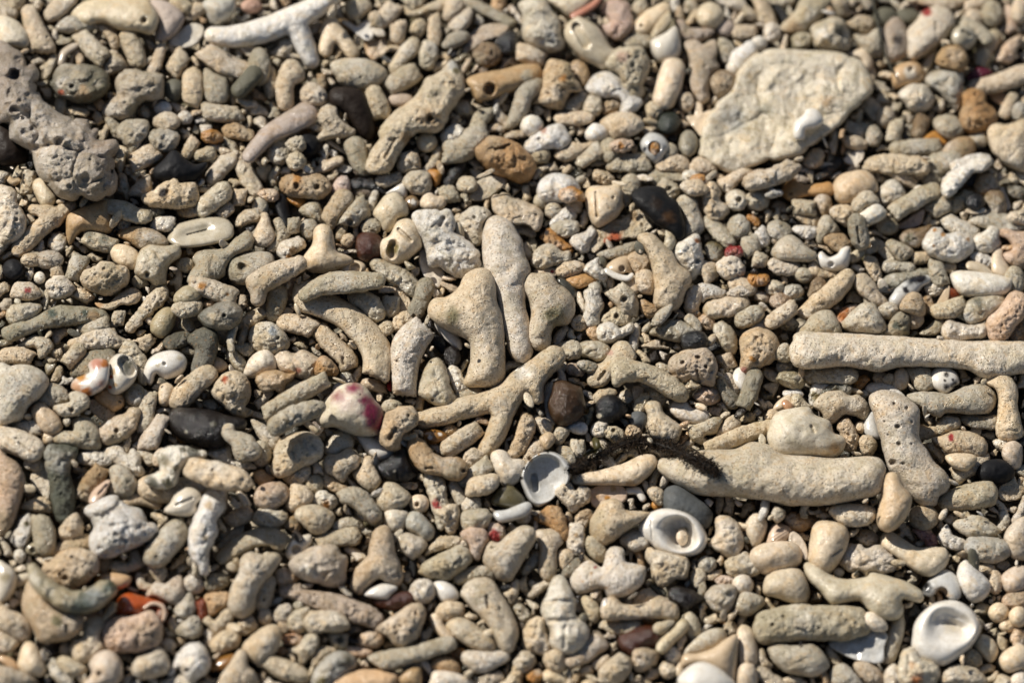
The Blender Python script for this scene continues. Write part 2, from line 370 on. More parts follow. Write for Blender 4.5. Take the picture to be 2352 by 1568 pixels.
# ---------------------------------------------------------------- every fragment that can be told apart on the beach
# tile origin (column, row), then one line each: colours.surface  order  outline ... | label | how others refer to it | kind
DATA = {}
DATA[0, 0] = """
MMD.qru 6 P -40,440 130,470 240,560 330,680 380,900 440,960 560,1060 700,1090 870,1180 940,1290 1040,1330 1060,1500 1050,1760 960,1840 760,1840 560,1790 420,1700 300,1560 250,1400 130,1280 110,1190 30,1140 -40,1130 H 130,680,70 H 130,1010,60 H 540,1300,60 | big pitted mauve-grey rock of coral, the largest dark lump, standing at the photo's edge | the big pitted rock
N.m 1 P -40,1150 100,1170 200,1330 260,1440 200,1500 -40,1480
D.r 2 P 480,740 560,620 700,600 850,600 980,680 1000,820 900,920 720,940 560,900 490,830 K 700,690,60,G K 560,760,50,W K 760,850,70,B K 560,850,30,S K 900,770,40,G H 660,800,35 | dark wet lump crusted with pale patches beside the big pitted rock | the crusted dark lump
LM.h 3 P 530,590 560,480 660,410 720,410 700,450 620,510 580,610
WY.s 2 P -30,170 120,180 230,280 270,380 230,440 100,430 -30,440 | glossy milky white piece with bright glints above the big pitted rock | the milky white piece
C.f 2 S 270,120,70 330,300,95 390,450,115 H 430,345,18
Y.f 1 S 160,-20,75 150,80,60
C.f 2 S 620,-20,90 520,90,80 440,150,50
Y.s 3 P 640,120 760,30 980,-20 1300,-20 1420,100 1450,200 1390,310 1270,290 1120,280 940,210 800,250 700,200 H 1325,190,42 | thick blurred coral tube with a round dark bore hole in its end | the bored coral tube
M.m 1 P 1390,20 1520,20 1660,110 1680,200 1600,320 1500,380 1430,350 1450,180
G.f 1 P 520,250 650,150 860,200 900,260 780,290 600,300
Y.f 2 S 740,320,70 860,460,85 950,540,80
C.f 2 S 930,230,40 1030,330,50 1060,420,35
Y.f 2 S 1180,340,75 1230,460,85 1270,560,75
C.f 2 S 1480,440,40 1440,580,45 1400,650,50
WL.ht 3 P 1560,380 1700,250 1800,225 1870,270 1830,370 1750,430 1630,430 | pointed pale shell sliver touching the tip of the white forked branch | the pointed shell sliver
C.f 2 S 1680,500,75 1590,660,75
W.s 7 S 1960,330,75 2150,340,95 2400,290,110 2700,170,105 2950,40,90 3100,-80,80 S 2720,230,100 2800,420,88 2860,560,70 | long smooth white forked coral branch, blurred, with one prong pointing down | the white forked branch
C.f 2 S 1880,470,85 2050,580,95 2230,650,80 2330,670,60
C.f 2 S 1770,720,90 1770,850,95 1770,950,65
G.f 1 P 1880,640 1980,680 2070,720 2100,860 2060,940 1950,950 1890,880
D.m 1 E 1600,830,85,95
LM.r 4 P 1090,700 1180,640 1300,660 1480,690 1500,820 1470,910 1340,930 1270,990 1200,1090 1090,1090 990,1080 940,1030 1000,930 1080,880 1070,800 | broad grey lobed coral slab next to the crusted dark lump | the grey lobed slab
G.f 1 S 1010,1100,40 1090,1220,55
G.r 2 P 1110,1150 1250,1100 1360,1120 1350,1230 1280,1330 1230,1410 1150,1340 1090,1250
W.s 2 E 1495,1000,75,60
C.f 3 E 1530,1120,120,90
G.r 2 P 1370,1230 1500,1190 1640,1220 1630,1330 1550,1400 1430,1370
C.f 4 S 1220,1510,75 1330,1440,90 1420,1400,85
C.f 2 S 1720,1410,50 1790,1290,50
YG.f 2 S 1840,1430,50 1960,1400,70
O.w 3 P 1860,1230 1930,1190 2030,1230 2040,1290 1940,1310 1870,1290
L.f 2 S 1880,1020,70 2060,1050,75 2200,1050,60
W.f 2 E 1700,1080,65,55
W.f 2 S 1890,1170,45 1910,1250,45
B.p 2 P 2040,1190 2150,1130 2230,1170 2330,1220 2290,1290 2180,1280 2080,1260
K.m 1 P 1500,1480 1600,1390 1720,1480 1800,1520 1900,1500 1850,1600 1750,1680 1560,1680 1440,1650 1420,1560 | matt black stone sunk in shadow to the side of the big pitted rock | the matt black stone
D.m 2 S 2200,830,70 2330,690,80
P.s 2 E 2310,60,90,60
LA.s 1 P 1870,30 2000,-20 2140,-10 2150,100 2050,200 1950,220 1900,120
C.f 1 S 1760,150,50 1850,60,70
Y.f 1 S 1640,30,80 1720,90,60
"""
DATA[1, 0] = """
C.s 3 S 680,220,70 640,460,60 S 690,230,60 880,480,60 | peach-cream coral chevron standing like an upside-down V behind the white prong | the peach chevron
W.ht 3 P 790,200 860,210 920,250 1000,200 1060,190 1090,270 1040,370 950,330 870,260 | white V-shaped shell shard above the grey knobbly bits | the white V shard
Y.f 2 P 810,60 900,-10 1000,0 1060,60 1020,120 900,180 840,130
C.f 2 S 1270,60,80 1180,170,80
C.f 2 S 1090,160,50 1110,240,50
C.f 2 S 1310,230,75 1300,340,65
Y.f 3 P 1370,60 1450,110 1560,60 1690,0 1760,-20 1720,90 1600,100 1480,150 1390,140
C.f 2 S 1640,160,50 1640,300,60 1640,380,50
Y.f 2 S 1500,240,60 1460,310,60
C.f 3 S 1820,60,90 1770,150,50
C.f 2 P 1780,210 1920,90 1990,110 1950,240 1860,300 1790,270
G.f 4 S 1900,10,50 2080,80,45 2250,170,45 2351,230,45 | long thin grey coral twig slanting down from the far edge | the thin grey twig
CM.ft 4 P 1910,460 1990,300 2150,230 2320,240 2250,320 2100,380 1970,470 | flat pale triangular coral chip pointing down beside a black pebble | the triangular chip
G.f 2 P 1720,400 1800,310 1920,290 1960,350 1860,430 1750,450
LW.r 3 P 1510,430 1560,370 1630,400 1670,450 1650,560 1590,640 1520,600 1500,500
NB.r 3 P 1990,490 2080,410 2200,410 2250,500 2210,580 2130,620 2040,580
K.k 2 P 2200,380 2330,290 2400,330 2400,480 2260,500
Y.f 3 P 1230,610 1330,440 1440,350 1500,390 1480,500 1400,560 1270,680
L.f 4 P 690,600 760,550 900,540 1050,560 1180,640 1190,730 1080,790 1010,830 850,800 760,740 H 960,715,16 | wide smooth beige coral cobble above the dark brown stone | the wide beige cobble
C.f 4 P 210,670 280,570 360,560 430,640 430,740 340,790 340,950 320,1010 220,1000 180,860
Y.f 1 E 130,760,55,150
G.f 1 E 30,620,100,170
C.r 3 P 400,870 440,780 560,770 660,860 650,950 550,980 440,960
B.f 3 S 600,700,35 610,790,35
N.m 2 P 700,830 860,810 980,850 1020,950 1070,1080 1080,1250 1000,1280 900,1150 790,1010 690,950 | smooth dark brown stone beside the knobbly branch | the dark brown stone
Y.f 4 S 1080,860,75 1130,1000,95 1150,1070,80
YG.f 3 S 1220,800,85 1400,700,95 1480,660,70
M.m 1 E 1330,920,110,60
CL.r 6 P 1020,1500 1080,1380 1140,1290 1130,1200 1200,1100 1330,990 1460,890 1560,740 1640,700 1720,640 1800,560 1870,640 1900,720 1910,830 1850,930 1780,1020 1740,1150 1650,1220 1500,1210 1440,1250 1380,1330 1300,1450 1240,1568 1100,1600 1020,1580 H 1600,1090,55 H 1280,1280,1190,1450,26 H 1780,760,16 K 1590,1090,110,B K 1380,1270,60,B K 1810,620,70,WA K 1840,650,40,T | long knobbly beige coral branch with a crumbly brown scar halfway down | the knobbly branch
Y.s 3 E 1570,1310,90,85
W.r 3 P 1710,1220 1800,1150 1870,1150 1920,1230 1870,1310 1770,1350 1710,1300 H 1770,1300,26
B.s 4 P 1940,740 2060,680 2250,650 2450,600 2600,610 2620,720 2500,800 2300,860 2100,930 2030,930 1980,830 H 2150,820,75 K 2500,690,60,G | tan coral block with a shallow round socket in its side | the tan socket block
G.f 4 S 1750,1400,100 1900,1370,110 2000,1280,110 2100,1200,90
BO.r 5 P 2020,1380 2080,1310 2160,1250 2300,1280 2450,1350 2560,1480 2540,1620 2440,1680 2320,1640 2150,1560 2060,1470 H 2200,1380,2330,1330,20 | wet tan-orange crumpled coral lump with glints | the tan-orange lump
C.r 3 P 1330,1440 1420,1390 1500,1440 1500,1568 1310,1568
CG.p 4 P 570,1080 640,970 740,990 770,1080 850,1160 900,1200 880,1250 780,1260 640,1290 540,1320 530,1280 620,1200
G.p 3 E 190,1310,90,80 
GL.p 3 E 370,1330,90,70
K.m 1 E 470,1340,110,100
G.p 3 E 210,1420,100,80
YG.r 3 E 370,1480,90,80
G.f 3 S 910,1350,95 950,1480,80 990,1560,60
G.f 2 P 1960,1180 2010,1050 2100,1000 2180,1000 2150,1100 2050,1200
M.s 5 S 460,1050,105 300,1140,100 130,1230,80 30,1330,70 -60,1430,60 | smooth mauve-grey coral stick, tapering, blurred, above the grey pitted cluster | the mauve stick
"""
DATA[2, 0] = """
LW.r 4 P 60,40 180,-20 290,0 370,100 440,180 450,300 480,420 390,490 260,470 130,380 100,300 100,150 K 340,330,60,WA | tall pale knobbly coral stump with wet glints at the far side | the pale knobbly stump
C.f 3 S 60,480,80 180,510,85 290,540,60
L.s 2 P 340,-20 680,-20 690,60 630,120 540,170 440,90
PS.h 4 S 560,150,20 650,110,25 760,40,25 810,-20,20 | thin curved orange-red shell rim next to the salmon pebble | the orange shell rim
PM.w 4 P 830,120 850,40 960,-10 1070,40 1100,150 1120,220 1050,330 950,370 870,310 830,240 900,190 K 960,30,80,PM K 960,240,70,P | wet salmon-pink pebble with a bright round glint | the salmon pebble
L.f 1 E 1180,80,70,80
C.s 3 S 1170,270,80 1300,180,95 1400,90,60 H 1190,240,26
Y.f 3 P 1280,340 1330,230 1420,120 1450,110 1450,210 1400,280 1330,340
LY.h 3 P 490,260 580,170 640,170 780,250 860,370 930,460 1010,440 1020,540 870,640 760,600 640,540 540,430 490,350 H 590,250,680,410,45 K 650,370,50,G | pale weathered half shell lying open below the salmon pebble | the weathered half shell
G.f 2 E 1160,380,150,70
WL.h 4 P 1290,370 1400,310 1500,250 1540,370 1540,500 1440,580 1350,570 1290,480 | bulging pale white shell piece with one glint | the bulging white piece
M.f 3 P 1510,210 1570,190 1640,260 1830,270 1850,310 1750,370 1660,380 1560,350
MC.f 4 P 1580,400 1690,370 1750,420 1850,370 1900,430 1870,540 1900,620 1830,700 1810,820 1810,900 1740,950 1680,880 1640,780 1640,620 1620,500 | mauve-beige coral stem with stubby side knobs next to the pill-shaped piece | the mauve-beige stem
C.s 5 S 1480,640,105 1440,780,115 1400,900,105 | smooth pinkish cream coral shaped like a pill, dotted with faint orange | the pill-shaped coral
L.p 5 P 870,590 960,480 1070,440 1180,440 1250,540 1260,640 1210,760 1210,880 1120,910 1020,800 1000,700 H 1080,530,22 H 1105,595,20 H 1070,740,22 H 1210,500,18 K 1010,520,60,PM K 1150,480,30,D | pale coral cap riddled with black pores and a reddish patch | the black-pored cap
W.w 4 P 680,790 760,690 860,660 970,690 1030,800 1100,870 1200,930 1150,1020 1000,1040 1010,920 930,890 800,890 700,850 | glossy white hook-shaped shell piece under the black-pored cap | the white hook piece
B.r 3 P 830,990 870,920 980,910 1010,970 940,1030 850,1060
CB.p 4 P 300,650 350,560 440,560 530,600 540,660 620,820 520,850 470,1000 400,1000 250,960 190,960 210,900 280,800 K 470,720,40,O | crumbly cream coral chunk with an orange spot on top | the orange-spotted chunk
B.f 3 P 530,620 600,560 680,600 710,720 640,790 560,700 H 560,670,36
L.f 3 P 480,980 540,900 660,850 680,900 600,1030 530,1020
Y.w 3 P 650,970 700,890 810,910 810,1030 760,1070 660,1050
W.s 4 E 180,1160,95,95
W.w 4 P 130,1320 250,1210 420,1140 500,1200 540,1300 470,1370 320,1370 200,1420 140,1380 H 250,1280,25 K 290,1195,35,P | barrel-shaped white piece with a small bore and a pink tinge | the white barrel
C.f 3 S 450,1090,55 600,1090,60 700,1080,50
W.s 4 P 680,1220 760,1140 860,1180 880,1250 800,1300 700,1290
C.f 3 P 810,1120 950,1040 1100,1050 1190,1100 1200,1180 1080,1260 930,1290 870,1190
Y.f 3 S 1300,1020,80 1290,1080,50
KKE.k 3 P 1380,1060 1500,1040 1540,1120 1500,1200 1400,1230 1340,1160 | glossy black-green pebble in a dark gap below the pill-shaped coral | the black-green pebble
WA.h 4 P 1190,1300 1260,1230 1370,1250 1440,1340 1400,1420 1340,1510 1250,1450 1200,1380 H 1310,1360,60 | bluish white shell ring lying open around an ochre grain | the bluish shell ring
O.r 5 E 1312,1362,32,58 | ochre grain caught in the mouth of a bluish white shell
GD.s 4 E 1620,1320,80,115
C.f 3 E 1600,940,65,85
BN.p 6 P 1830,720 1960,650 2060,720 2050,850 1980,890 1870,880 | small round brown pitted ball at the edge of the pale slab | the brown pitted ball
W.s 3 S 2080,540,85 2180,470,70 2190,440,60
WY.s 3 E 2060,630,85,80
W.s 3 E 2270,405,70,65
M.m 2 E 1960,260,80,70
Y.s 2 E 1820,150,120,120
L.f 2 P 1900,380 1970,370 2050,450 2040,560 1930,570
C.f 2 S 2080,290,60 2200,290,50
C.ht 4 P 1610,1080 1680,1060 1690,950 1740,960 1750,1040 1830,1020 1830,1100 1770,1200 1750,1260 1680,1180
G.r 3 P 920,1480 960,1420 1200,1430 1270,1500 1250,1568 900,1568
WO.r 4 P 910,1340 960,1290 1100,1290 1110,1340 1040,1390 950,1390 K 1000,1340,30,O
G.f 2 E 890,1380,90,110
L.f 3 S 640,1480,60 800,1360,70
L.f 2 E 1440,1400,80,80
C.p 3 P 1360,1480 1500,1420 1610,1460 1610,1568 1350,1568
C.f 3 P 1640,1520 1700,1450 1820,1480 1880,1560 1750,1600 1640,1568
C.f 3 P 390,1420 520,1350 560,1310 650,1330 740,1310 700,1390 600,1450 480,1480
Y.f 3 E 260,1430,85,70
G.f 3 P 0,1000 60,780 180,720 280,740 250,850 180,930 140,1050 50,1150 -60,1180
"""
DATA[3, 0] = """
WYL.tw 7 P -640,1360 -600,1160 -500,980 -320,820 -240,640 -80,480 100,450 340,470 540,470 700,490 800,540 880,650 930,760 920,860 860,960 760,1040 650,1160 480,1290 310,1400 20,1480 -140,1540 -300,1610 -460,1540 -620,1440 K 200,800,140,YW K 500,700,120,YW K -300,1100,130,LA K 540,930,70,B K -100,1250,120,YG K 0,1020,90,LE | large flat pale slab of coral rock carrying a small shell chip | the pale flat slab
W.hu 9 P 240,1250 250,1130 330,1060 360,1010 440,1010 500,1080 490,1140 420,1180 340,1190 330,1270 270,1280 | small glossy white ear-shaped shell chip lying on the pale flat slab | the ear-shaped chip
L.f 4 P 130,230 250,110 330,-10 560,-20 540,90 480,180 400,240 320,300 200,310 130,280 H 400,125,16 K 230,270,90,B
C.f 3 S 660,30,80 690,140,55
WC.w 3 E 40,300,85,90
L.r 3 P 410,260 500,190 620,170 720,240 750,380 720,470 600,470 450,440 420,350 K 650,260,70,D K 480,310,60,W H 665,315,26
G.r 3 E 310,370,90,85
BL.r 3 P 740,220 850,150 960,180 970,260 880,310 790,270
G.f 2 P 790,330 900,330 1040,260 1050,400 1040,500 960,530 870,470
M.f 4 P 1060,320 1110,200 1200,170 1270,280 1280,480 1200,560 1120,560 1080,440 K 1190,370,60,N
D.m 1 E 1080,170,110,90
D.m 1 E 1280,150,110,60
CW.f 5 P 1260,310 1360,210 1420,120 1520,70 1640,90 1700,160 1700,240 1600,380 1450,500 1340,550 1280,500 1280,400 K 1450,105,50,R H 1540,210,1545,280,18 | cream coral nub with a blood-red spot on its far tip | the red-tipped nub
C.f 3 P 1290,-20 1790,-20 1740,70 1600,80 1400,40
C.f 3 S 1820,60,40 2000,0,60
G.f 2 E 2060,130,95,120
C.f 2 E 1890,170,90,80
G.h 4 E 1800,350,110,110 H 1790,290,1850,330,20 | grey coiled worm tube end next to the red-tipped nub | the coiled worm tube
G.f 3 S 1790,200,50 1920,280,60 2010,350,60
CP.f 3 S 2230,80,45 2240,280,50
C.f 3 E 2310,100,70,110
Y.f 2 S 2080,340,60 1980,500,70 1950,600,50
PC.w 4 P 2090,530 2180,400 2290,330 2340,350 2290,450 2230,580 2120,570
C.h 4 P 740,500 830,460 900,460 960,570 930,640 880,620 850,540
OY.h 5 P 1150,660 1230,590 1360,580 1430,660 1400,760 1250,790 1160,800 H 1310,640,28 K 1290,660,60,YW | little ochre snail shell with a pale mouth, at the tip of a dark stem | the ochre snail
LA.w 4 P 1450,720 1540,650 1700,630 1780,680 1790,830 1770,980 1720,1030 1660,940 1570,850 1480,800 | wet grey wedge-shaped chunk between the ochre snail and the orange-brown lump | the wet grey wedge
B.p 4 P 1540,570 1640,430 1780,450 1830,540 1790,650 1680,640
VK.k 3 P 1830,700 1920,630 2020,640 2060,690 1980,730 1860,750 | dark purple wet pebble half buried under a beige stick | the dark purple pebble
C.f 4 S 1900,810,70 2100,770,80 2300,700,90 2400,680,80
OB.r 6 P 1790,870 1880,820 1980,850 2000,940 2080,1000 2110,1090 2060,1190 1900,1230 1800,1190 1760,1090 1790,980 H 1905,875,24 | wet lumpy orange-brown rock near the photo's edge | the orange-brown lump
YW.w 4 P 1200,870 1270,800 1420,780 1490,840 1520,940 1450,1020 1320,1020 1260,950
C.f 6 P 2020,1180 2090,1140 2200,1150 2400,1120 2400,1560 2250,1540 2120,1450 2040,1330 | large smooth beige coral boulder cut off by the photo's edge | the large beige boulder
OC.ht 4 P 2030,860 2120,840 2200,890 2180,950 2100,940
C.f 4 S 2250,890,45 2180,1040,50
LA.f 3 E 2310,1030,70,90
C.f 3 E 1080,1080,80,90
L.f 3 S 1180,1120,60 1150,1280,65
BN.f 4 S 1430,1080,70 1380,1220,60
G.f 3 P 1530,1110 1620,1060 1720,1080 1800,1180 1720,1280 1620,1260 1540,1190
O.h 5 S 1450,1290,28 1520,1240,30 1620,1300,25 | small glossy ochre shell arch above a grey stick | the ochre shell arch
G.f 5 S 1180,1370,65 1370,1360,72 1570,1340,60
B.f 4 P 1590,1430 1680,1300 1800,1260 1890,1300 1900,1390 1800,1460 1640,1470
CY.p 5 P 900,1490 960,1440 1130,1420 1400,1450 1490,1560 1400,1600 920,1580
G.f 3 E 970,1250,70,95
C.f 3 P 690,1270 800,1250 910,1310 870,1370 740,1360
C.f 4 P 330,1480 400,1380 490,1380 510,1460 450,1540 350,1530
WC.ht 4 P 700,1470 790,1400 860,1370 870,1450 800,1510
W.w 4 S 1740,1540,60 1900,1480,65 2000,1480,60
G.f 2 E 1930,1280,90,70
G.f 3 S 1560,1520,110 1700,1470,90
"""
DATA[0, 1] = """
C.p 3 P -30,180 80,150 140,200 150,280 180,340 230,440 240,520 200,600 140,650 -30,650 H 150,450,30 | crumbly pinkish cream coral at the photo's edge below the big pitted rock | the crumbly pinkish coral
Y.f 1 S 280,30,60 240,200,55
Y.s 2 S 370,140,70 430,250,80
C.f 4 S 660,320,45 520,420,75 390,520,75 260,640,80 180,720,70 S 310,360,40 450,380,60 | antler-shaped beige coral with a pointed side prong below the big pitted rock | the beige antler
B.s 3 P 620,420 700,370 850,310 980,280 1000,400 1040,480 1000,570 850,560 730,570 640,680 615,560 | smooth squarish tan coral block beside the beige antler | the squarish tan block
L.w 4 S 960,330,60 1100,350,75 1250,410,70 1330,420,60
D.f 2 E 1400,370,110,60
C.f 2 P 1180,210 1280,90 1370,40 1390,150 1340,230 1230,230
C.p 4 P 1310,240 1390,200 1500,130 1600,80 1660,120 1790,120 1830,230 1800,320 1650,340 1500,340 1350,310 K 1500,200,45,N | knobbly cream coral with a brown stain, below the matt black stone | the brown-stained knob
L.w 3 S 2050,200,90 1940,290,95 1860,360,70
C.f 3 S 2210,190,60 2190,300,50
B.f 2 E 1740,380,110,50
C.f 2 P 1990,390 2100,300 2150,360 2070,430
W.w 3 P 1380,500 1440,430 1600,430 1570,540 1430,550
C.f 3 E 1140,500,55,60 H 1140,505,20
LG.h 5 P 1560,580 1600,510 1760,460 1950,430 2090,460 2140,540 2110,620 1950,670 1750,700 1620,690 1550,640 O 1720,590,1900,545,9,0.6 K 1850,520,60,G | oval grey shell with a long curved opening slit | the oval slit shell
B.f 2 P 1080,590 1200,520 1350,530 1500,600 1540,690 1400,700 1290,720 1180,650
L.f 4 S 780,610,60 900,650,80 1050,700,70 K 820,590,50,EG K 960,640,50,EG K 1030,740,40,EG | small spindle-shaped coral with green patches | the green-patched spindle
C.s 3 P 1020,700 1120,680 1230,720 1280,790 1250,900 1100,870 1020,780
L.w 5 P 1250,870 1290,750 1370,690 1500,700 1640,690 1650,780 1560,860 1530,960 1530,1050 1440,1065 1370,1010 1300,990 1240,940 H 1350,950,36 | stout pale coral joint with a round bore hole facing down | the bored coral joint
Y.f 3 E 1700,870,75,65
G.f 3 P 1780,800 1850,740 2050,720 2200,600 2280,560 2330,640 2280,730 2160,780 2080,880 2060,960 1950,1020 1830,1050 1730,1020 1750,940 1800,870
G.f 4 P 2090,920 2110,830 2220,780 2351,750 2480,760 2510,840 2450,930 2380,1000 2240,1040 2120,1000 H 2230,880,55
CL.f 3 S 1760,1040,60 1900,1080,80 2100,1150,85 2150,1160,70 K 1860,1060,40,O K 2090,1130,16,O
TY.s 3 P 1600,1180 1660,1090 1750,1060 1840,1090 1850,1150 1780,1220 1650,1220 | smooth olive-yellow pebble, the upper of two alike | the upper olive pebble | pebble
TY.s 3 P 1390,1400 1440,1320 1530,1260 1610,1290 1600,1390 1550,1500 1470,1530 1400,1480 | smooth olive-yellow pebble, the lower and larger of two alike | the lower olive pebble | pebble
L.f 4 P 1580,1260 1640,1210 1830,1200 1850,1280 1800,1330 1650,1340
G.f 2 S 1740,1400,85 1700,1450,60
D.w 4 P 1820,1340 1900,1270 2010,1220 2120,1210 2210,1260 2220,1350 2150,1440 2060,1470 1900,1440 K 1970,1350,60,G H 2060,1330,30
CL.r 4 P 1160,1440 1250,1300 1350,1180 1440,1080 1530,1070 1530,1180 1440,1280 1320,1370 1220,1480
C.f 3 P 880,1220 1000,1220 1100,1130 1220,1080 1290,1130 1260,1210 1120,1230 1020,1270 920,1260 K 900,1230,50,OC H 1180,1160,16
C.p 4 P 745,1010 780,920 880,890 950,850 1070,870 1160,900 1175,1020 1100,1090 1000,1140 900,1120 810,1090 | rough pitted cream coral block, beside the bored coral joint | the pitted cream block
G.f 3 S 740,800,80 690,920,70 660,990,60
CW.p 4 P 420,1060 450,1000 560,980 650,1030 680,1100 600,1160 500,1180 440,1120
C.f 4 P 100,1140 150,1030 290,1040 370,1100 370,1160 250,1190 130,1170 K 250,1100,35,R | cream coral bit with one small red spot near the photo's edge | the red-spotted bit
W.s 4 E 365,985,45,50
GM.f 2 E 450,820,130,80
C.f 2 E 280,820,85,60
C.f 3 S 510,900,50 530,960,50
K.m 1 E 120,910,90,90
L.w 3 P 60,1320 110,1240 250,1220 380,1240 330,1350 230,1400 100,1410
LE.f 3 P 20,1470 150,1400 300,1360 480,1260 600,1240 800,1260 960,1290 990,1380 850,1400 650,1420 400,1450 200,1530 80,1568 K 480,1310,60,E K 780,1300,40,E K 860,1330,50,B | long pale green-grey coral spear with algae patches | the green-grey spear
L.f 4 S 1100,1310,50 1075,1410,55 H 1075,1415,20
G.f 3 S 980,1400,60 860,1440,70 760,1470,60
YC.r 3 P 640,1568 760,1500 920,1450 1050,1450 1080,1520 1200,1560 1100,1620 700,1640
G.f 3 S 1270,1020,55 1340,1000,50
D.f 2 P 1500,1568 1600,1500 1740,1480 1800,1540 1720,1600 1560,1640
D.f 5 P 1730,1560 1780,1480 1900,1440 1990,1500 2000,1600 1960,1760 1880,1860 1760,1860 1780,1740 1800,1640 | upright dark grey-green coral finger beside the white spiral disc | the dark green-grey finger
"""
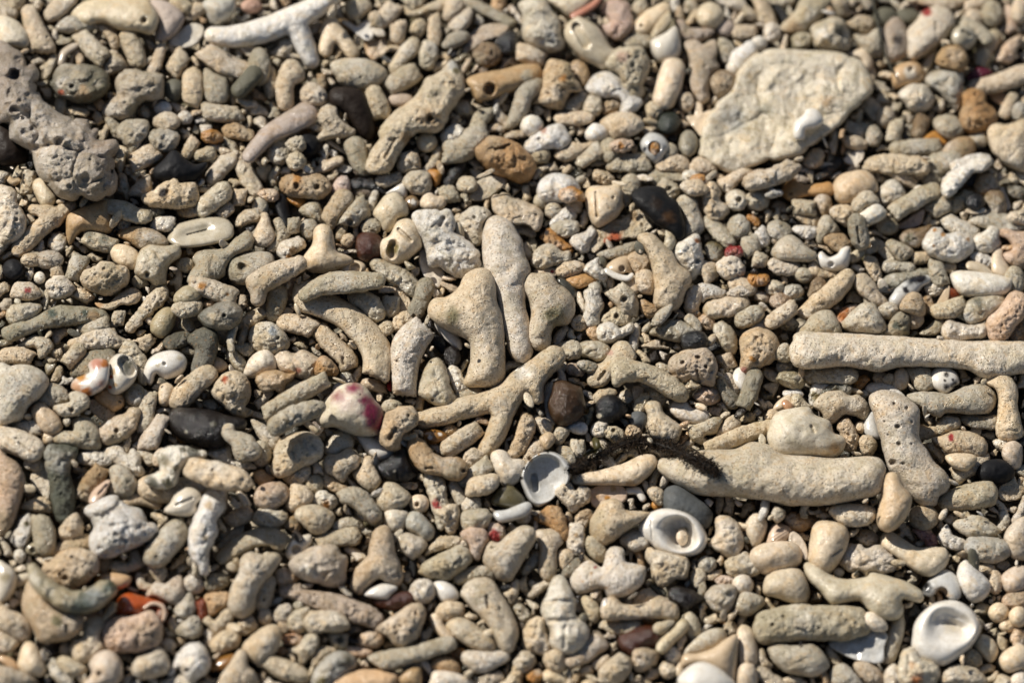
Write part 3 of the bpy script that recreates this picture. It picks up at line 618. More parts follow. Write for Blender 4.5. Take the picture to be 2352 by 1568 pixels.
DATA[1, 1] = """
B.p 4 P 220,130 270,50 420,30 560,30 670,100 680,190 600,260 480,260 350,250 250,210 H 370,140,40 H 560,150,40 K 380,60,50,O | crinkled tan coral knot above an orange chip | the crinkled tan knot
P.w 4 P 690,180 730,100 790,50 850,70 870,160 820,220 720,220 | small wet pink pebble standing upright | the pink pebble | pebble
O.s 3 P 300,240 420,240 460,280 400,330 320,290
K.m 2 S 230,280,60 260,400,50 290,480,40 | matt black-purple stick in a dark gap below the crinkled tan knot | the black-purple stick | spine_stick
G.f 2 E 40,330,70,90
CO.w 3 P 30,200 100,170 190,190 200,260 130,280 40,240
C.f 3 P -20,600 40,450 60,390 110,410 140,520 180,600 120,690 10,690
L.f 4 P 170,460 230,440 280,540 310,590 250,660 180,740 110,740 130,680 200,600 190,530
G.f 3 S 350,450,50 340,560,55
G.f 3 P 400,370 470,300 560,290 600,370 600,490 540,450 480,430
LB.f 4 S 800,260,90 720,360,85 660,470,75
G.f 4 S 1000,330,100 900,420,90 850,480,85 H 860,475,45 | grey coral tube showing its dark hollow end | the hollow grey tube
G.f 2 E 490,540,80,90
G.r 3 E 1050,520,90,75
NNNNNNNS.k 2 P 930,620 1000,570 1130,600 1170,720 1130,800 1020,830 940,780 | dark maroon stone sunk beside the hollow cone shell | the maroon stone
C.f 3 P 800,610 870,585 900,640 850,700 790,680
YL.s 3 P 1080,400 1130,310 1200,230 1290,210 1370,290 1390,400 1300,440 1290,520 1180,560 1140,470
W.h 4 P 1200,210 1340,120 1380,160 1370,250 1280,200
C.s 3 P 1510,300 1540,220 1600,200 1650,240 1740,250 1720,340 1620,370 1530,340
L.r 3 P 1350,100 1400,30 1520,0 1600,30 1610,150 1560,220 1450,220 1390,160
G.f 3 S 1740,170,70 1800,270,75
L.f 3 E 1940,130,90,70
L.ft 4 P 1960,220 2050,100 2200,50 2290,100 2220,180 2130,250 2000,270
BN.h 3 E 1430,295,60,60 K 1450,290,30,W
O.s 3 P 1590,0 1700,10 1690,80 1650,140 1620,70
YC.s 5 P 1130,700 1160,640 1230,600 1300,480 1400,450 1480,520 1520,680 1480,740 1350,840 1250,860 1160,810 H 1265,680,1250,770,62 H 1310,540,1420,640,26 K 1260,720,60,T | hollow broken cone of shell gaping with a dark brown inside | the hollow cone shell | shell_fragment
W.r 6 P 1440,420 1500,370 1620,360 1680,390 1740,480 1790,560 1900,620 2000,700 2050,820 2060,890 1960,960 1860,980 1740,920 1690,880 1600,870 1560,740 1520,620 1470,520 S 1740,420,55 1770,500,60 H 1690,500,1720,440,34 H 1585,390,12 | rough white broken knuckle of coral with a grey notch | the white knuckle
CW.ht 5 P 1510,740 1560,730 1580,830 1720,930 1690,1060 1630,1060 1560,980 1510,870 | cream shell flake tucked under the white knuckle | the cream flake
C.s 5 P 440,800 520,680 540,550 600,500 680,530 710,640 740,740 860,800 880,840 760,900 640,935 500,920 460,870 | smooth cream coral pyramid with one tall blunt horn | the horned pyramid
C.f 5 S 390,860,70 200,940,105 20,1030,105 S 30,1050,90 20,1180,60 | stubby cream coral arm slanting away below the horned pyramid | the stubby cream arm
L.f 3 S 200,1080,80 190,1200,85 170,1310,75
CW.w 4 P 190,740 230,660 350,620 440,640 440,710 340,770 270,840 220,800 K 330,730,40,B K 300,800,30,O
C.h 4 E 890,890,115,60 H 910,900,55
G.fu 9 S 450,1140,58 600,1060,85 750,1030,95 950,1020,90 1120,1010,65 | grey finely pored coral finger laid across a paler bent finger | the grey pored finger
CY.f 6 S 440,1050,75 450,1180,100 620,1240,110 800,1320,115 950,1440,125 1060,1568,130 1120,1720,130 1105,1860,125 | long pale bent coral finger passing under the grey pored finger | the long bent finger
GL.w 4 S 1110,860,60 1230,930,75 1350,990,80 1440,1080,80
GD.f 4 S 1560,1060,75 1520,1180,75 1470,1290,70 H 1455,1335,25
L.w 4 P 850,1150 930,1110 1050,1130 1120,1170 1180,1250 1180,1340 1100,1390 1020,1350 950,1260 870,1220
G.f 2 S 1240,1180,75 1240,1320,75
C.ft 3 P 1270,1060 1320,1060 1400,1160 1420,1280 1350,1310 1290,1230
C.r 4 P 1250,1410 1290,1330 1400,1300 1450,1380 1350,1440 1270,1470
Y.w 3 E 1190,1450,70,70
C.f 8 P 1590,1250 1640,1180 1750,1160 1850,1090 1920,970 2010,910 2120,910 2190,1020 2210,1200 2260,1350 2280,1568 2290,1800 2280,1900 2230,1980 2100,1990 1960,1990 1910,1950 1950,1850 1980,1700 1960,1568 1860,1510 1700,1430 1600,1340 K 1800,1350,90,T | big wedge-shaped beige coral block, broad shoulder on top, narrow foot | the big wedge block
WC.f 6 P 2090,560 2130,450 2220,420 2330,460 2430,620 2450,740 2510,900 2490,1000 2470,1200 2510,1400 2530,1568 2540,1680 2480,1760 2400,1740 2330,1640 2270,1450 2200,1150 2100,900 2085,700 | long upright whitish coral finger standing behind the big wedge block | the long whitish finger
L.r 4 P 1870,450 1920,370 2040,330 2150,400 2090,480 2080,660 1980,670 1900,570 H 2010,430,30
C.r 4 P 2170,250 2280,220 2400,260 2560,320 2630,400 2620,500 2560,540 2480,490 2330,490 2200,390
CW.f 7 S 1530,1450,115 1420,1580,150 1370,1750,130 1370,1950,108 1370,2030,105 H 1295,1750,22 K 1560,1400,60,W | stout cream coral finger full of pores beside the big wedge block | the stout pored finger
C.f 5 S 270,1390,80 400,1410,85 520,1450,80
C.f 5 S 600,1480,75 700,1600,85 830,1720,85 850,1800,75 H 800,1720,805,1770,22
L.p 5 P -50,1460 40,1400 150,1400 250,1470 300,1560 280,1640 150,1700 0,1650 -60,1560 H 200,1540,30 K 160,1480,50,A | pale bluish pitted pebble of coral near the long bent finger | the bluish pitted pebble
W.h 5 P 1650,1400 1750,1420 1850,1520 1880,1568 1880,1640 1800,1600 1700,1500
"""
DATA[2, 1] = """
W.w 4 P 230,190 260,90 350,40 440,30 560,70 620,150 600,200 560,260 400,290 260,270 | glossy white cap of shell with an ochre pebble leaning on it | the white cap
O.w 5 P 430,240 470,170 550,150 640,210 660,270 580,280 480,290 | small ochre pebble leaning on the white cap | the small ochre pebble | pebble
G.s 3 E 270,280,65,70
L.f 3 E 380,370,75,75
C.s 4 P 480,330 520,260 590,250 640,310 620,380 550,370
W.w 4 P 350,500 400,410 500,330 570,360 580,450 450,480
G.w 4 P 350,510 480,460 600,470 610,560 540,610 400,600
C.s 5 P 680,210 730,150 850,150 990,150 1010,290 1020,330 960,420 880,480 800,520 740,480 690,350 H 930,250,24 H 770,200,780,420,18 H 890,345,8 H 940,350,8 | folded cream coral hood with small bores like eyes | the cream hood
G.f 4 P 990,160 1060,170 1090,270 1030,330
L.f 2 E 1090,140,90,100
C.r 3 P 740,60 780,0 880,20 930,90 850,130
G.f 3 P 1250,80 1270,0 1400,0 1600,20 1590,100 1420,80 1330,130
L.r 4 P 1280,150 1390,60 1520,140 1530,220 1440,260 1330,190 H 1450,160,30
W.w 3 E 1640,50,70,50
O.w 3 E 1710,70,65,35
C.f 4 P 1550,150 1600,100 1720,90 1800,170 1750,220 1640,230
C.r 5 P 1760,210 1800,100 1850,110 1910,190 1900,270 1990,340 1960,430 1870,470 1780,400 1760,310
C.f 4 P 1890,110 1960,60 2090,-20 2200,0 2100,90 2040,160 1980,210
LY.w 4 E 2060,270,100,95 H 2090,270,40
L.p 3 E 2250,270,110,90
CM.f 4 P 2120,120 2200,20 2351,0 2400,100 2351,170 2200,180
K.mu 7 P 1100,230 1160,170 1290,150 1390,170 1430,240 1510,290 1560,420 1590,560 1570,640 1500,630 1440,560 1300,470 1220,390 1150,320 K 1320,300,60,N K 1430,420,70,Z | black-brown mussel-like shell with rusty scuffs, above the cream boot | the black mussel
L.f 5 P 1510,290 1600,220 1680,260 1720,370 1760,480 1750,560 1650,620 1580,600 1600,450
LC.rt 7 P 710,680 760,590 900,480 1050,430 1180,360 1280,480 1250,550 1150,600 1000,620 860,670 760,760 K 950,610,80,S K 880,640,40,S K 1120,420,50,B | flat coral chip with a rust-red stain, leaning below the black mussel | the rust-stained chip
G.f 4 P 780,770 900,720 1100,660 1170,640 1100,760 900,800
C.fu 8 P 1160,620 1210,580 1300,590 1400,680 1480,770 1530,860 1620,930 1640,1020 1580,1130 1550,1230 1480,1280 1370,1270 1310,1220 1320,1080 1290,900 1240,740 | smooth cream coral shaped like a boot, dotted with fine pores | the cream boot
W.w 6 P 1490,720 1560,650 1640,600 1690,580 1720,620 1730,720 1750,790 1760,920 1700,960 1660,990 1610,930 1530,850 K 1710,650,28,OS H 1700,830,40 | translucent white shell piece with an orange dot on its rim | the translucent piece
O.r 4 P 265,620 300,560 360,530 420,590 490,650 550,710 530,750 430,720 340,680 K 320,560,30,N | mustard ochre chip slanting down beside the long whitish finger | the mustard chip
L.r 4 P 180,810 250,700 370,670 450,750 530,740 530,830 440,850 330,890 220,900
WL.w 4 P 540,650 600,590 680,570 720,510 770,560 720,660 700,740 620,750
C.f 4 P 400,920 440,850 520,830 650,860 640,930 520,980 440,980
C.f 3 P 210,920 300,890 390,900 400,970 250,970 K 368,925,18,R
W.w 5 P 660,920 690,860 790,800 800,870 880,950 850,1020 780,1000 700,950 | small glossy white shell knuckle above the bone-shaped stub | the white shell knuckle
D.s 3 E 820,850,45,60
OB.s 4 P 490,1000 600,950 720,940 780,990 740,1040 600,1075 540,1040
BC.h 4 P 870,890 960,810 1070,790 1080,860 1100,940 1050,930 960,960 H 1010,900,30
W.h 6 S 870,920,20 960,970,22 1060,990,20 1100,960,14 | thin white curled shell lip next to the cream boot | the curled lip
C.h 5 P 1060,990 1150,980 1170,1100 1120,1120 1050,1050
CB.f 4 P 1070,800 1140,750 1240,790 1280,880 1250,920 1140,930 1100,880
C.f 6 P 1140,960 1200,910 1280,930 1310,1050 1300,1130 1220,1130 1150,1080
CL.f 8 P 110,1060 150,970 230,950 360,960 420,1040 520,1110 570,1200 570,1310 510,1410 420,1420 365,1460 355,1580 320,1640 220,1640 150,1568 150,1450 180,1330 160,1180 K 390,1330,110,T | T-shaped pale grey coral stump with an olive hollow, close by the long whitish finger | the T-shaped stump
KD.h 4 P 420,1000 500,1010 590,1100 570,1170 500,1120
LW.w 6 P 660,1120 700,1090 720,1050 780,1030 820,1080 810,1140 840,1240 800,1330 800,1400 700,1430 660,1360 680,1240 | pale bone-shaped coral stub standing upright | the bone-shaped stub
L.f 5 S 960,1100,95 1050,1200,100 1080,1320,75 H 1030,1180,40
L.r 5 P 820,1370 900,1290 980,1260 1080,1310 1090,1380 1030,1420 900,1400 H 960,1340,40
W.w 6 P 780,1450 850,1400 930,1400 990,1450 1090,1400 1120,1430 1090,1480 1010,1530 940,1568 860,1580 790,1540 | wet white coral drop with one finger pointing sideways | the white pointing drop
C.p 5 E 620,1400,65,70
OC.w 4 P 680,1470 760,1420 800,1510 780,1568 720,1540
B.f 4 P 1170,1240 1200,1190 1270,1220 1340,1280 1270,1350 1200,1300
G.f 9 P 1290,1390 1340,1300 1460,1230 1460,1290 1380,1400 1300,1420
DG.w 4 P 1270,1480 1400,1400 1500,1370 1620,1410 1680,1430 1720,1480 1650,1540 1500,1568 1300,1510
C.w 5 S 1680,1130,70 1650,1240,65
C.p 5 P 1600,1290 1680,1260 1720,1310 1680,1340
C.w 6 S 1840,1280,80 1980,1250,90 2110,1220,75
W.f 4 P 1700,1060 1800,1040 1900,1080 1960,1110 1930,1160 1800,1170 1740,1200
C.f 5 S 1790,860,80 1830,990,70
WC.p 6 P 1880,850 1960,800 2050,770 2100,830 2140,900 2110,970 2000,1000 1930,980 1890,920 | crumpled white coral ball beside a bright red pebble | the crumpled white ball
R.w 6 P 1960,740 2000,700 2060,705 2100,700 2120,750 2090,790 2030,780 1970,790 | bright red glossy little pebble, the only pure red one | the bright red pebble | pebble
NT.f 4 P 1780,700 1830,660 1920,690 1950,770 1890,830 1810,800
O.w 6 P 2170,1010 2190,960 2280,955 2345,960 2360,1010 2310,1050 2220,1055 | glossy orange-brown nugget below the crumpled white ball | the orange-brown nugget | pebble
G.w 4 S 1800,470,60 1900,560,70 1990,660,60
G.f 3 E 2080,520,100,110
O.w 5 S 2180,430,25 2230,460,30 2250,490,25
L.f 4 S 2180,620,80 2210,750,75
W.f 3 S 2270,560,60 2310,640,60
L.f 4 S 2290,780,65 2260,870,60
C.f 4 S 2060,1030,70 2180,1080,70
WC.r 5 P 1990,1110 2080,1060 2150,1080 2180,1140 2000,1150
G.f 6 S 2120,1370,80 2230,1320,80
LG.f 5 P 1590,1370 1640,1320 1720,1390 1720,1480
OC.w 5 P 1720,1360 1780,1320 1860,1380 1850,1450 1780,1460 1730,1420
L.w 5 P 1850,1440 1920,1390 2000,1430 2060,1540 2050,1680 1960,1650 1880,1550
BC.p 6 P 2100,1688 2090,1588 2120,1508 2230,1448 2350,1468 2430,1548 2450,1628 2400,1748 2300,1798 2220,1838 2140,1858 2100,1808 K 2210,1728,35,O K 2130,1838,36,RP | fan-shaped porous tan coral with a red foot resting on a white shell | the porous fan
W.h 4 P 2200,1430 2300,1380 2400,1380 2400,1450 2250,1440
K.k 5 P 1560,1540 1640,1480 1750,1490 1800,1568 1760,1640 1600,1650 | pitted black pebble above the holey brown-grey rock | the pitted black pebble
"""
DATA[3, 1] = """
ML.p 6 S -150,110,70 0,70,80 180,0,85 230,-60,60 | brownish grey coral finger lying against the near rim of the pale flat slab | the brownish finger
OB.s 5 P 130,180 200,90 240,80 320,130 450,130 560,110 600,160 590,220 450,230 350,230 220,280 150,240 H 210,215,24 | polished ochre coral bone with a bored knuckle end | the ochre bone
CB.s 5 P 600,150 650,60 780,10 900,10 980,80 1000,190 900,220 780,300 650,290 610,230 | big smooth beige egg-like cobble next to the ochre bone | the beige egg cobble
WL.w 5 P 1000,220 1060,130 1160,90 1250,190 1240,270 1130,320 1040,310
C.f 4 P 1100,20 1260,-10 1340,60 1370,130 1320,160 1220,110
C.f 3 E 1400,30,80,50
LY.f 6 P 770,330 830,220 930,190 1000,250 1010,300 900,340 840,390
W.s 6 P 850,400 930,340 1000,310 1080,370 1070,430 930,490 860,430 | clean white coral peg beside the slanting grey stick | the white peg
G.f 6 S 1160,380,75 1280,310,80 1420,230,80 1520,190,75 | straight grey coral stick with a blunt round end slanting up from the white peg | the slanting grey stick
G.f 3 E 1510,80,100,60
W.s 3 E 1390,190,50,50
L.f 5 S 250,330,65 340,340,65 420,350,60 H 430,345,34
B.f 4 S 500,290,80 540,390,60
C.r 5 P 570,380 600,330 730,310 800,380 740,500 640,470
C.r 4 P 240,420 300,390 480,440 440,510 350,490
DG.f 6 P 740,470 800,400 880,430 910,520 930,640 900,710 820,720 760,600 H 820,520,840,660,18 | dark grey wrinkled coral pod split by a black slit | the split grey pod
PC.ht 6 P 1190,510 1280,450 1420,360 1420,430 1380,500 1250,530 | thin pinkish shell triangle standing on edge | the pinkish triangle
L.f 4 S 1500,370,85 1600,320,85
L.f 4 S 1690,330,70 1790,280,70 1840,210,50
GL.f 5 P 460,500 500,430 560,420 620,500 660,560 600,600 540,600 480,680 450,640
B.p 5 P 520,620 600,580 700,590 760,680 720,740 600,730
G.f 4 P 0,500 80,460 190,500 210,590 130,640 20,600
W.w 5 P 230,540 290,510 440,530 440,600 330,620
GL.f 6 P 40,740 130,620 230,600 340,690 440,760 400,830 250,830 90,810 | flat-based grey triangular coral pebble with speckled face | the grey triangle
W.h 6 P 460,810 490,750 560,800 640,770 680,720 750,710 740,840 700,910 600,920 500,900 H 580,860,28 | frilled white shell cluster beside the grey triangle | the frilled white shell
L.s 5 P 740,800 800,740 880,740 860,800 780,840
L.ft 5 P 940,650 980,620 1060,660 1120,740 1160,820 1100,820 1000,730
G.f 5 P 1090,680 1130,640 1230,670 1330,740 1280,800 1220,840 1160,790
G.f 4 E 1100,510,100,80
NB.w 4 P 1210,610 1280,540 1400,530 1500,500 1470,600 1420,680 1330,700 1240,660 K 1300,620,50,NT
W.w 7 P 1420,690 1460,590 1520,530 1590,530 1640,580 1760,570 1870,610 1880,730 1820,800 1690,845 1560,810 1480,770 K 1530,545,20,O K 1610,585,25,O K 1520,690,16,O K 1840,630,20,OB | wet white dome of coral freckled with orange | the freckled white dome
W.f 5 S 1640,440,55 1700,500,70 1820,540,65 1920,580,50
W.f 6 P 1870,680 1910,600 1990,560 2050,510 2120,540 2120,600 2130,680 2050,750 1950,750
G.f 4 S 1900,420,80 2100,460,90 2300,540,80
CP.f 6 P 2100,580 2180,530 2270,560 2400,600 2400,880 2250,870 2160,780 2250,720 2200,630
W.p 6 P 1860,790 1900,750 2000,770 2060,820 2040,890 1950,880
YC.h 5 S 1860,870,35 1960,900,40 2040,960,30
C.h 5 P 2080,720 2150,710 2160,800 2220,900 2230,980 2190,990 2060,920
C.f 4 S 1340,810,55 1470,800,50
WT.w 5 S 1100,880,50 1200,880,40 1300,890,45
G.f 6 S 1540,850,60 1560,960,75 1600,1040,60
CW.f 5 P 0,850 60,810 150,840 280,850 280,930 200,960 60,940
G.f 4 E 330,960,80,70
C.f 5 P 360,920 420,830 490,910 620,940 600,980 400,970
C.f 8 S 330,1330,70 450,1230,85 580,1130,95 700,1020,80 730,970,60 | long pale coral finger slanting up beside a grey-brown pebble | the long slanting finger
C.f 6 P 780,1000 850,950 930,980 1010,1090 1100,1220 1020,1250 920,1200 830,1120
NB.r 5 P 370,1110 420,1010 490,990 540,1060 490,1160 400,1190
C.r 5 P 890,800 970,800 1020,880 1040,990 980,1010 920,920
LE.w 5 P 1050,1000 1150,950 1300,930 1480,900 1480,950 1300,1000 1180,1060 1080,1050
WA.h 7 P 1120,1210 1150,1120 1220,1050 1330,980 1450,960 1500,990 1480,1030 1420,1060 1360,1130 1260,1200 1210,1260 K 1320,1000,70,K K 1400,985,60,KN K 1265,1090,36,NK | glossy white shell with a black band along its back | the black-banded shell
BC.f 8 P 1220,1230 1280,1140 1350,1120 1410,1160 1440,1290 1400,1330 1240,1290
W.s 7 P 1680,980 1730,930 1900,930 2100,960 2220,1000 2230,1060 2180,1130 1980,1160 1820,1150 1740,1110 | clean white block of coral, oblong, near the photo's edge | the white oblong block
K.k 4 P 1730,890 1780,830 1880,840 1920,920 1850,940
C.w 5 P 1580,890 1640,850 1730,870 1690,940
LW.w 4 E 1540,1090,100,60
SN.h 5 P 1640,1080 1720,1100 1770,1170 1700,1190 1650,1170 | small red-brown shell wedged under the white oblong block | the red-brown shell
BC.ht 6 P 1530,1290 1580,1180 1660,1060 1640,1200
LY.f 7 S 1560,1290,65 1680,1270,80 1790,1210,60
LG.w 7 P 1790,1260 1860,1180 1980,1150 2130,1140 2180,1200 2100,1290 1980,1380 1850,1400 1800,1330 K 1920,1210,80,DE K 1840,1350,60,WA | milky grey pebble smudged with dark green | the green-smudged pebble | pebble
CP.p 8 P 2000,1380 2120,1260 2200,1150 2270,1110 2351,1140 2400,1180 2380,1300 2280,1420 2200,1540 2100,1568 2020,1540 H 2140,1480,14 H 2150,1420,12 H 2180,1330,12 | pinkish white coral stub peppered with dark holes at the photo's edge | the peppered stub
WC.w 7 P 1600,1450 1640,1380 1740,1390 1820,1420 1990,1410 2010,1500 1930,1540 1750,1560 1620,1530
C.f 6 S 30,1390,65 150,1310,70 240,1250,60
TG.w 5 E 190,1410,90,50
ON.w 5 E 120,1200,105,70
LA.w 4 E 230,1110,95,65
L.w 4 E 60,1080,80,70
LG.f 8 P 680,1440 720,1350 790,1280 880,1220 980,1240 1050,1360 1080,1450 1000,1500 800,1480 | grey porous coral dome with an orange shell behind it | the porous grey dome
WO.w 7 P 640,1340 680,1270 760,1240 820,1250 720,1350 690,1420 650,1390 K 690,1330,60,SO K 720,1280,30,SO | orange-streaked white shell half hidden by the porous grey dome | the orange-streaked shell | shell_fragment
LG.f 8 P 280,1500 350,1400 430,1310 540,1280 610,1320 670,1470 640,1520
G.f 5 E 1110,1290,95,75
CM.f 7 E 1350,1360,75,90
GD.p 8 P 1070,1500 1120,1390 1200,1310 1310,1330 1300,1430 1260,1510 K 1180,1420,50,DE
G.f 6 P 1400,1500 1480,1430 1560,1360 1620,1370 1560,1490
B.r 5 P 1410,1170 1490,1160 1530,1290 1450,1300
G.f 4 E 2260,1010,90,130
ON.p 6 E 2290,1500,70,110
K.k 3 E 1870,80,70,70
OY.p 6 P 1890,120 1950,40 2050,30 2110,100 2100,170 1950,230 1910,180 | crinkled mustard coral ball between two black pebbles | the crinkled mustard ball
K.k 4 E 1900,290,90,80 | glossy black pebble below the crinkled mustard ball | the glossy black bead
BN.w 6 P 1990,250 2050,190 2150,210 2190,340 2160,430 2060,390 | wet brown oval stone next to the glossy black bead | the brown oval stone | pebble
C.ht 5 S 2150,180,20 2200,330,25
D.f 4 P 2190,150 2351,160 2351,240 2250,240
LC.w 5 P 2200,420 2280,370 2400,390 2400,480 2240,480
C.ht 5 P 1820,370 1920,330 2000,370 1900,390
W.w 5 P 1600,100 1700,0 1830,-60 1960,-130 2050,-100 2000,-10 1880,30 1790,120 1700,220 1620,240 | milky white coral arm bending past two black pebbles | the milky white arm
"""
DATA[0, 2] = """
WL.f 6 P -30,240 100,230 260,225 380,280 440,350 430,440 340,530 260,600 220,690 150,735 -30,730 K 250,450,80,YC | broad whitish coral flake with a heart-like lobe at the photo's edge | the broad whitish flake
C.f 4 S 60,130,70 180,130,75 280,150,60
L.f 3 P 170,40 300,-40 450,-20 480,60 400,150 350,150 330,60
Y.f 4 S 720,90,70 620,200,65
C.r 3 P 470,90 560,80 570,150 520,180
GD.f 2 P 650,300 690,190 800,110 950,80 1060,100 1000,250 850,330 740,340
W.h 6 P 660,420 690,350 780,310 830,280 820,210 880,165 980,180 1000,260 980,390 900,460 810,495 720,470 K 740,330,60,O K 700,440,70,OP K 900,195,80,PS K 920,400,90,P K 970,190,50,OS K 800,470,50,OS | orange and white glossy worn shell lying against the speckled snail | the orange-white shell
WL.h 6 P 990,330 1000,210 1060,130 1130,120 1210,170 1250,250 1240,340 1180,420 1080,480 1000,460 H 1140,190,1190,270,62 K 1170,230,60,D K 1040,280,28,B K 1020,320,20,S K 1060,400,25,B K 1010,420,18,S | speckled white snail shell with a dark open mouth | the speckled snail | snail_shell
> shell_lip W.h 6 S 1120,125,13 1200,160,15 1245,240,15 1235,330,14
L.p 4 P 1090,90 1150,0 1230,10 1290,90 1340,170 1340,390 1280,370 1250,250 1170,150
W.h 7 P 1325,260 1370,170 1460,110 1600,90 1700,150 1700,250 1640,310 1520,340 1430,290 1400,370 1370,390 1330,330 H 1510,205,18 K 1650,150,30,L K 1450,210,30,L | glossy white comma-shaped spiral disc, the worn underside of a sea snail | the white spiral disc | snail_shell
BC.h 4 P 1900,190 1960,150 2040,170 2090,230 2020,280 1930,270
G.w 5 S 2130,130,50 2220,230,60
GL.w 4 P 2150,50 2230,20 2340,50 2300,130 2200,110
WC.s 5 P 2240,290 2290,180 2351,110 2450,80 2520,150 2530,260 2400,310 2290,330 | smooth white cone of coral beside a knobbly cream lump | the white cone
C.f 6 S 1900,310,95 1790,390,95 1680,500,105 1640,540,85 | pinkish cream coral finger full of fine pores, pointing at a black-brown pebble | the fine-pored finger
C.s 4 S 1530,450,65 1510,530,60
LC.p 5 P 1950,440 2000,340 2120,280 2240,300 2300,400 2290,510 2250,600 2320,650 2240,690 2120,650 2030,560 1970,500 K 2060,350,34,S | round pitted pale coral ball with a rusty spot | the rusty-spotted ball
L.f 4 S 1370,480,70 1350,600,75 1330,800,70
MC.f 6 S 1500,700,60 1430,820,75 1370,930,95 1360,960,95
NK.k 5 P 1545,700 1600,620 1750,615 1950,640 2120,690 2250,720 2240,800 2100,850 2080,930 1980,980 1850,970 1700,920 1580,820 K 1710,830,14,L K 1960,760,30,D | largest black-brown wet pebble, oval with a pocked surface | the black-brown pebble
LG.f 8 P 2020,830 2060,760 2140,760 2160,820 2280,860 2351,920 2400,1000 2351,1080 2200,1100 2150,1030 2130,960 2060,900
YO.s 4 P 880,520 960,440 1060,470 1130,510 1130,590 1050,640 980,600 H 1100,550,20
C.t 6 P 820,570 860,540 960,580 1040,640 1040,680 960,720 860,650
BC.w 7 P 875,850 940,770 1050,700 1150,660 1200,610 1280,620 1280,700 1250,790 1150,900 1000,950 910,920 H 1070,820,36 H 1040,870,16 K 1000,738,28,W | wet caramel-beige coral lump with a ragged pore on its flank | the caramel lump
DG.f 3 E 1240,490,90,100
GL.f 3 P 270,590 330,500 450,390 590,430 640,560 520,600 380,600
L.f 6 P 500,600 640,560 640,490 700,460 800,500 810,590 720,660 600,690 540,660 H 660,630,32
BC.s 5 S 370,650,80 450,740,100 490,780,80 | smooth peach-beige coral bean below the broad whitish flake | the peach bean
C.f 4 S 110,760,50 250,790,70 350,790,65
CW.f 6 S -20,880,110 150,920,115 300,990,110 H 150,890,18 H 170,930,280,1010,16 | thick pinkish cream coral finger with a slit bore, entering from the photo's edge | the slit-bored finger
C.s 3 E 450,880,70,70
G.f 5 P 490,880 560,820 670,820 670,720 780,690 880,760 920,880 900,990 720,980 600,950 520,940
DE.pu 8 P 425,990 500,950 680,980 690,1040 640,1160 660,1280 690,1390 680,1568 640,1680 560,1680 500,1568 470,1400 440,1200 430,1080 | dark green algae-coated coral finger pointing toward the viewer | the green coated finger
CP.f 5 P -30,1050 80,1070 180,1150 225,1280 200,1420 150,1568 100,1700 -30,1750 H 15,1310,16 | broad smooth pinkish coral flank cut off by the photo's edge | the pinkish flank
CW.ft 6 P 290,1280 330,1170 440,1120 450,1440 380,1400
YW.w 4 E 320,1130,100,60
C.f 4 P 210,1530 280,1460 370,1430 460,1480 460,1568
LW.w 4 P 700,1080 760,1010 900,1000 1020,1060 1010,1130 850,1150
WY.w 7 P 940,1050 980,980 1090,960 1170,1040 1220,990 1290,1050 1290,1130 1330,1210 1250,1230 1140,1160 1060,1120 | small ivory antler-shaped coral sprig | the ivory sprig
B.p 6 S 930,1180,75 860,1280,90 790,1400,95 760,1440,70 | tan pitted coral finger beside a folded peach shell | the tan pitted finger
PC.h 7 P 820,1470 860,1370 960,1290 1010,1280 980,1350 960,1400 880,1490 H 910,1400,980,1320,14
L.f 6 P 1010,1180 1060,1140 1130,1150 1240,1250 1250,1350 1190,1430 1060,1440 990,1370 1020,1270
W.wu 8 P 1450,1060 1500,990 1640,960 1800,990 1890,1010 1880,1060 1750,1090 1660,1190 1600,1320 1450,1350 1340,1290 1350,1240 1470,1180 K 1490,1090,70,DT K 1400,1290,60,D K 1540,1300,50,DT K 1780,1010,60,D K 1610,1170,40,DT K 1680,990,30,D | white coral bent like an elbow and blotched with black-green algae | the blotched elbow
C.f 5 P 1245,1330 1340,1240 1500,1250 1700,1260 1900,1320 1900,1380 1700,1430 1500,1480 1300,1430
C.ru 8 P 1690,1170 1740,1080 1850,1080 2050,1120 2200,1160 2320,1280 2320,1330 2200,1365 1990,1350 1800,1280 1710,1240 H 1950,1180,20 | wide crusty cream coral loaf with a pocked top | the cream loaf
WL.w 6 P 1920,1040 1960,990 2100,970 2150,1080 2300,1110 2351,1170 2200,1160 2000,1090
L.f 4 S 1280,1000,45 1380,1080,60
C.f 5 P 1410,1060 1450,1000 1500,990 1480,1120 1420,1130
WY.h 6 P 1520,1560 1570,1480 1620,1380 1720,1340 1830,1380 1850,1450 1800,1500 1820,1568 1700,1600 H 1620,1500,1760,1440,14 | crumpled ivory shell with glossy folds below the cream loaf | the crumpled ivory shell
C.w 6 S 1980,1400,100 1990,1500,100
BG.s 4 S 1170,1460,50 1300,1440,60 1440,1490,45
"""
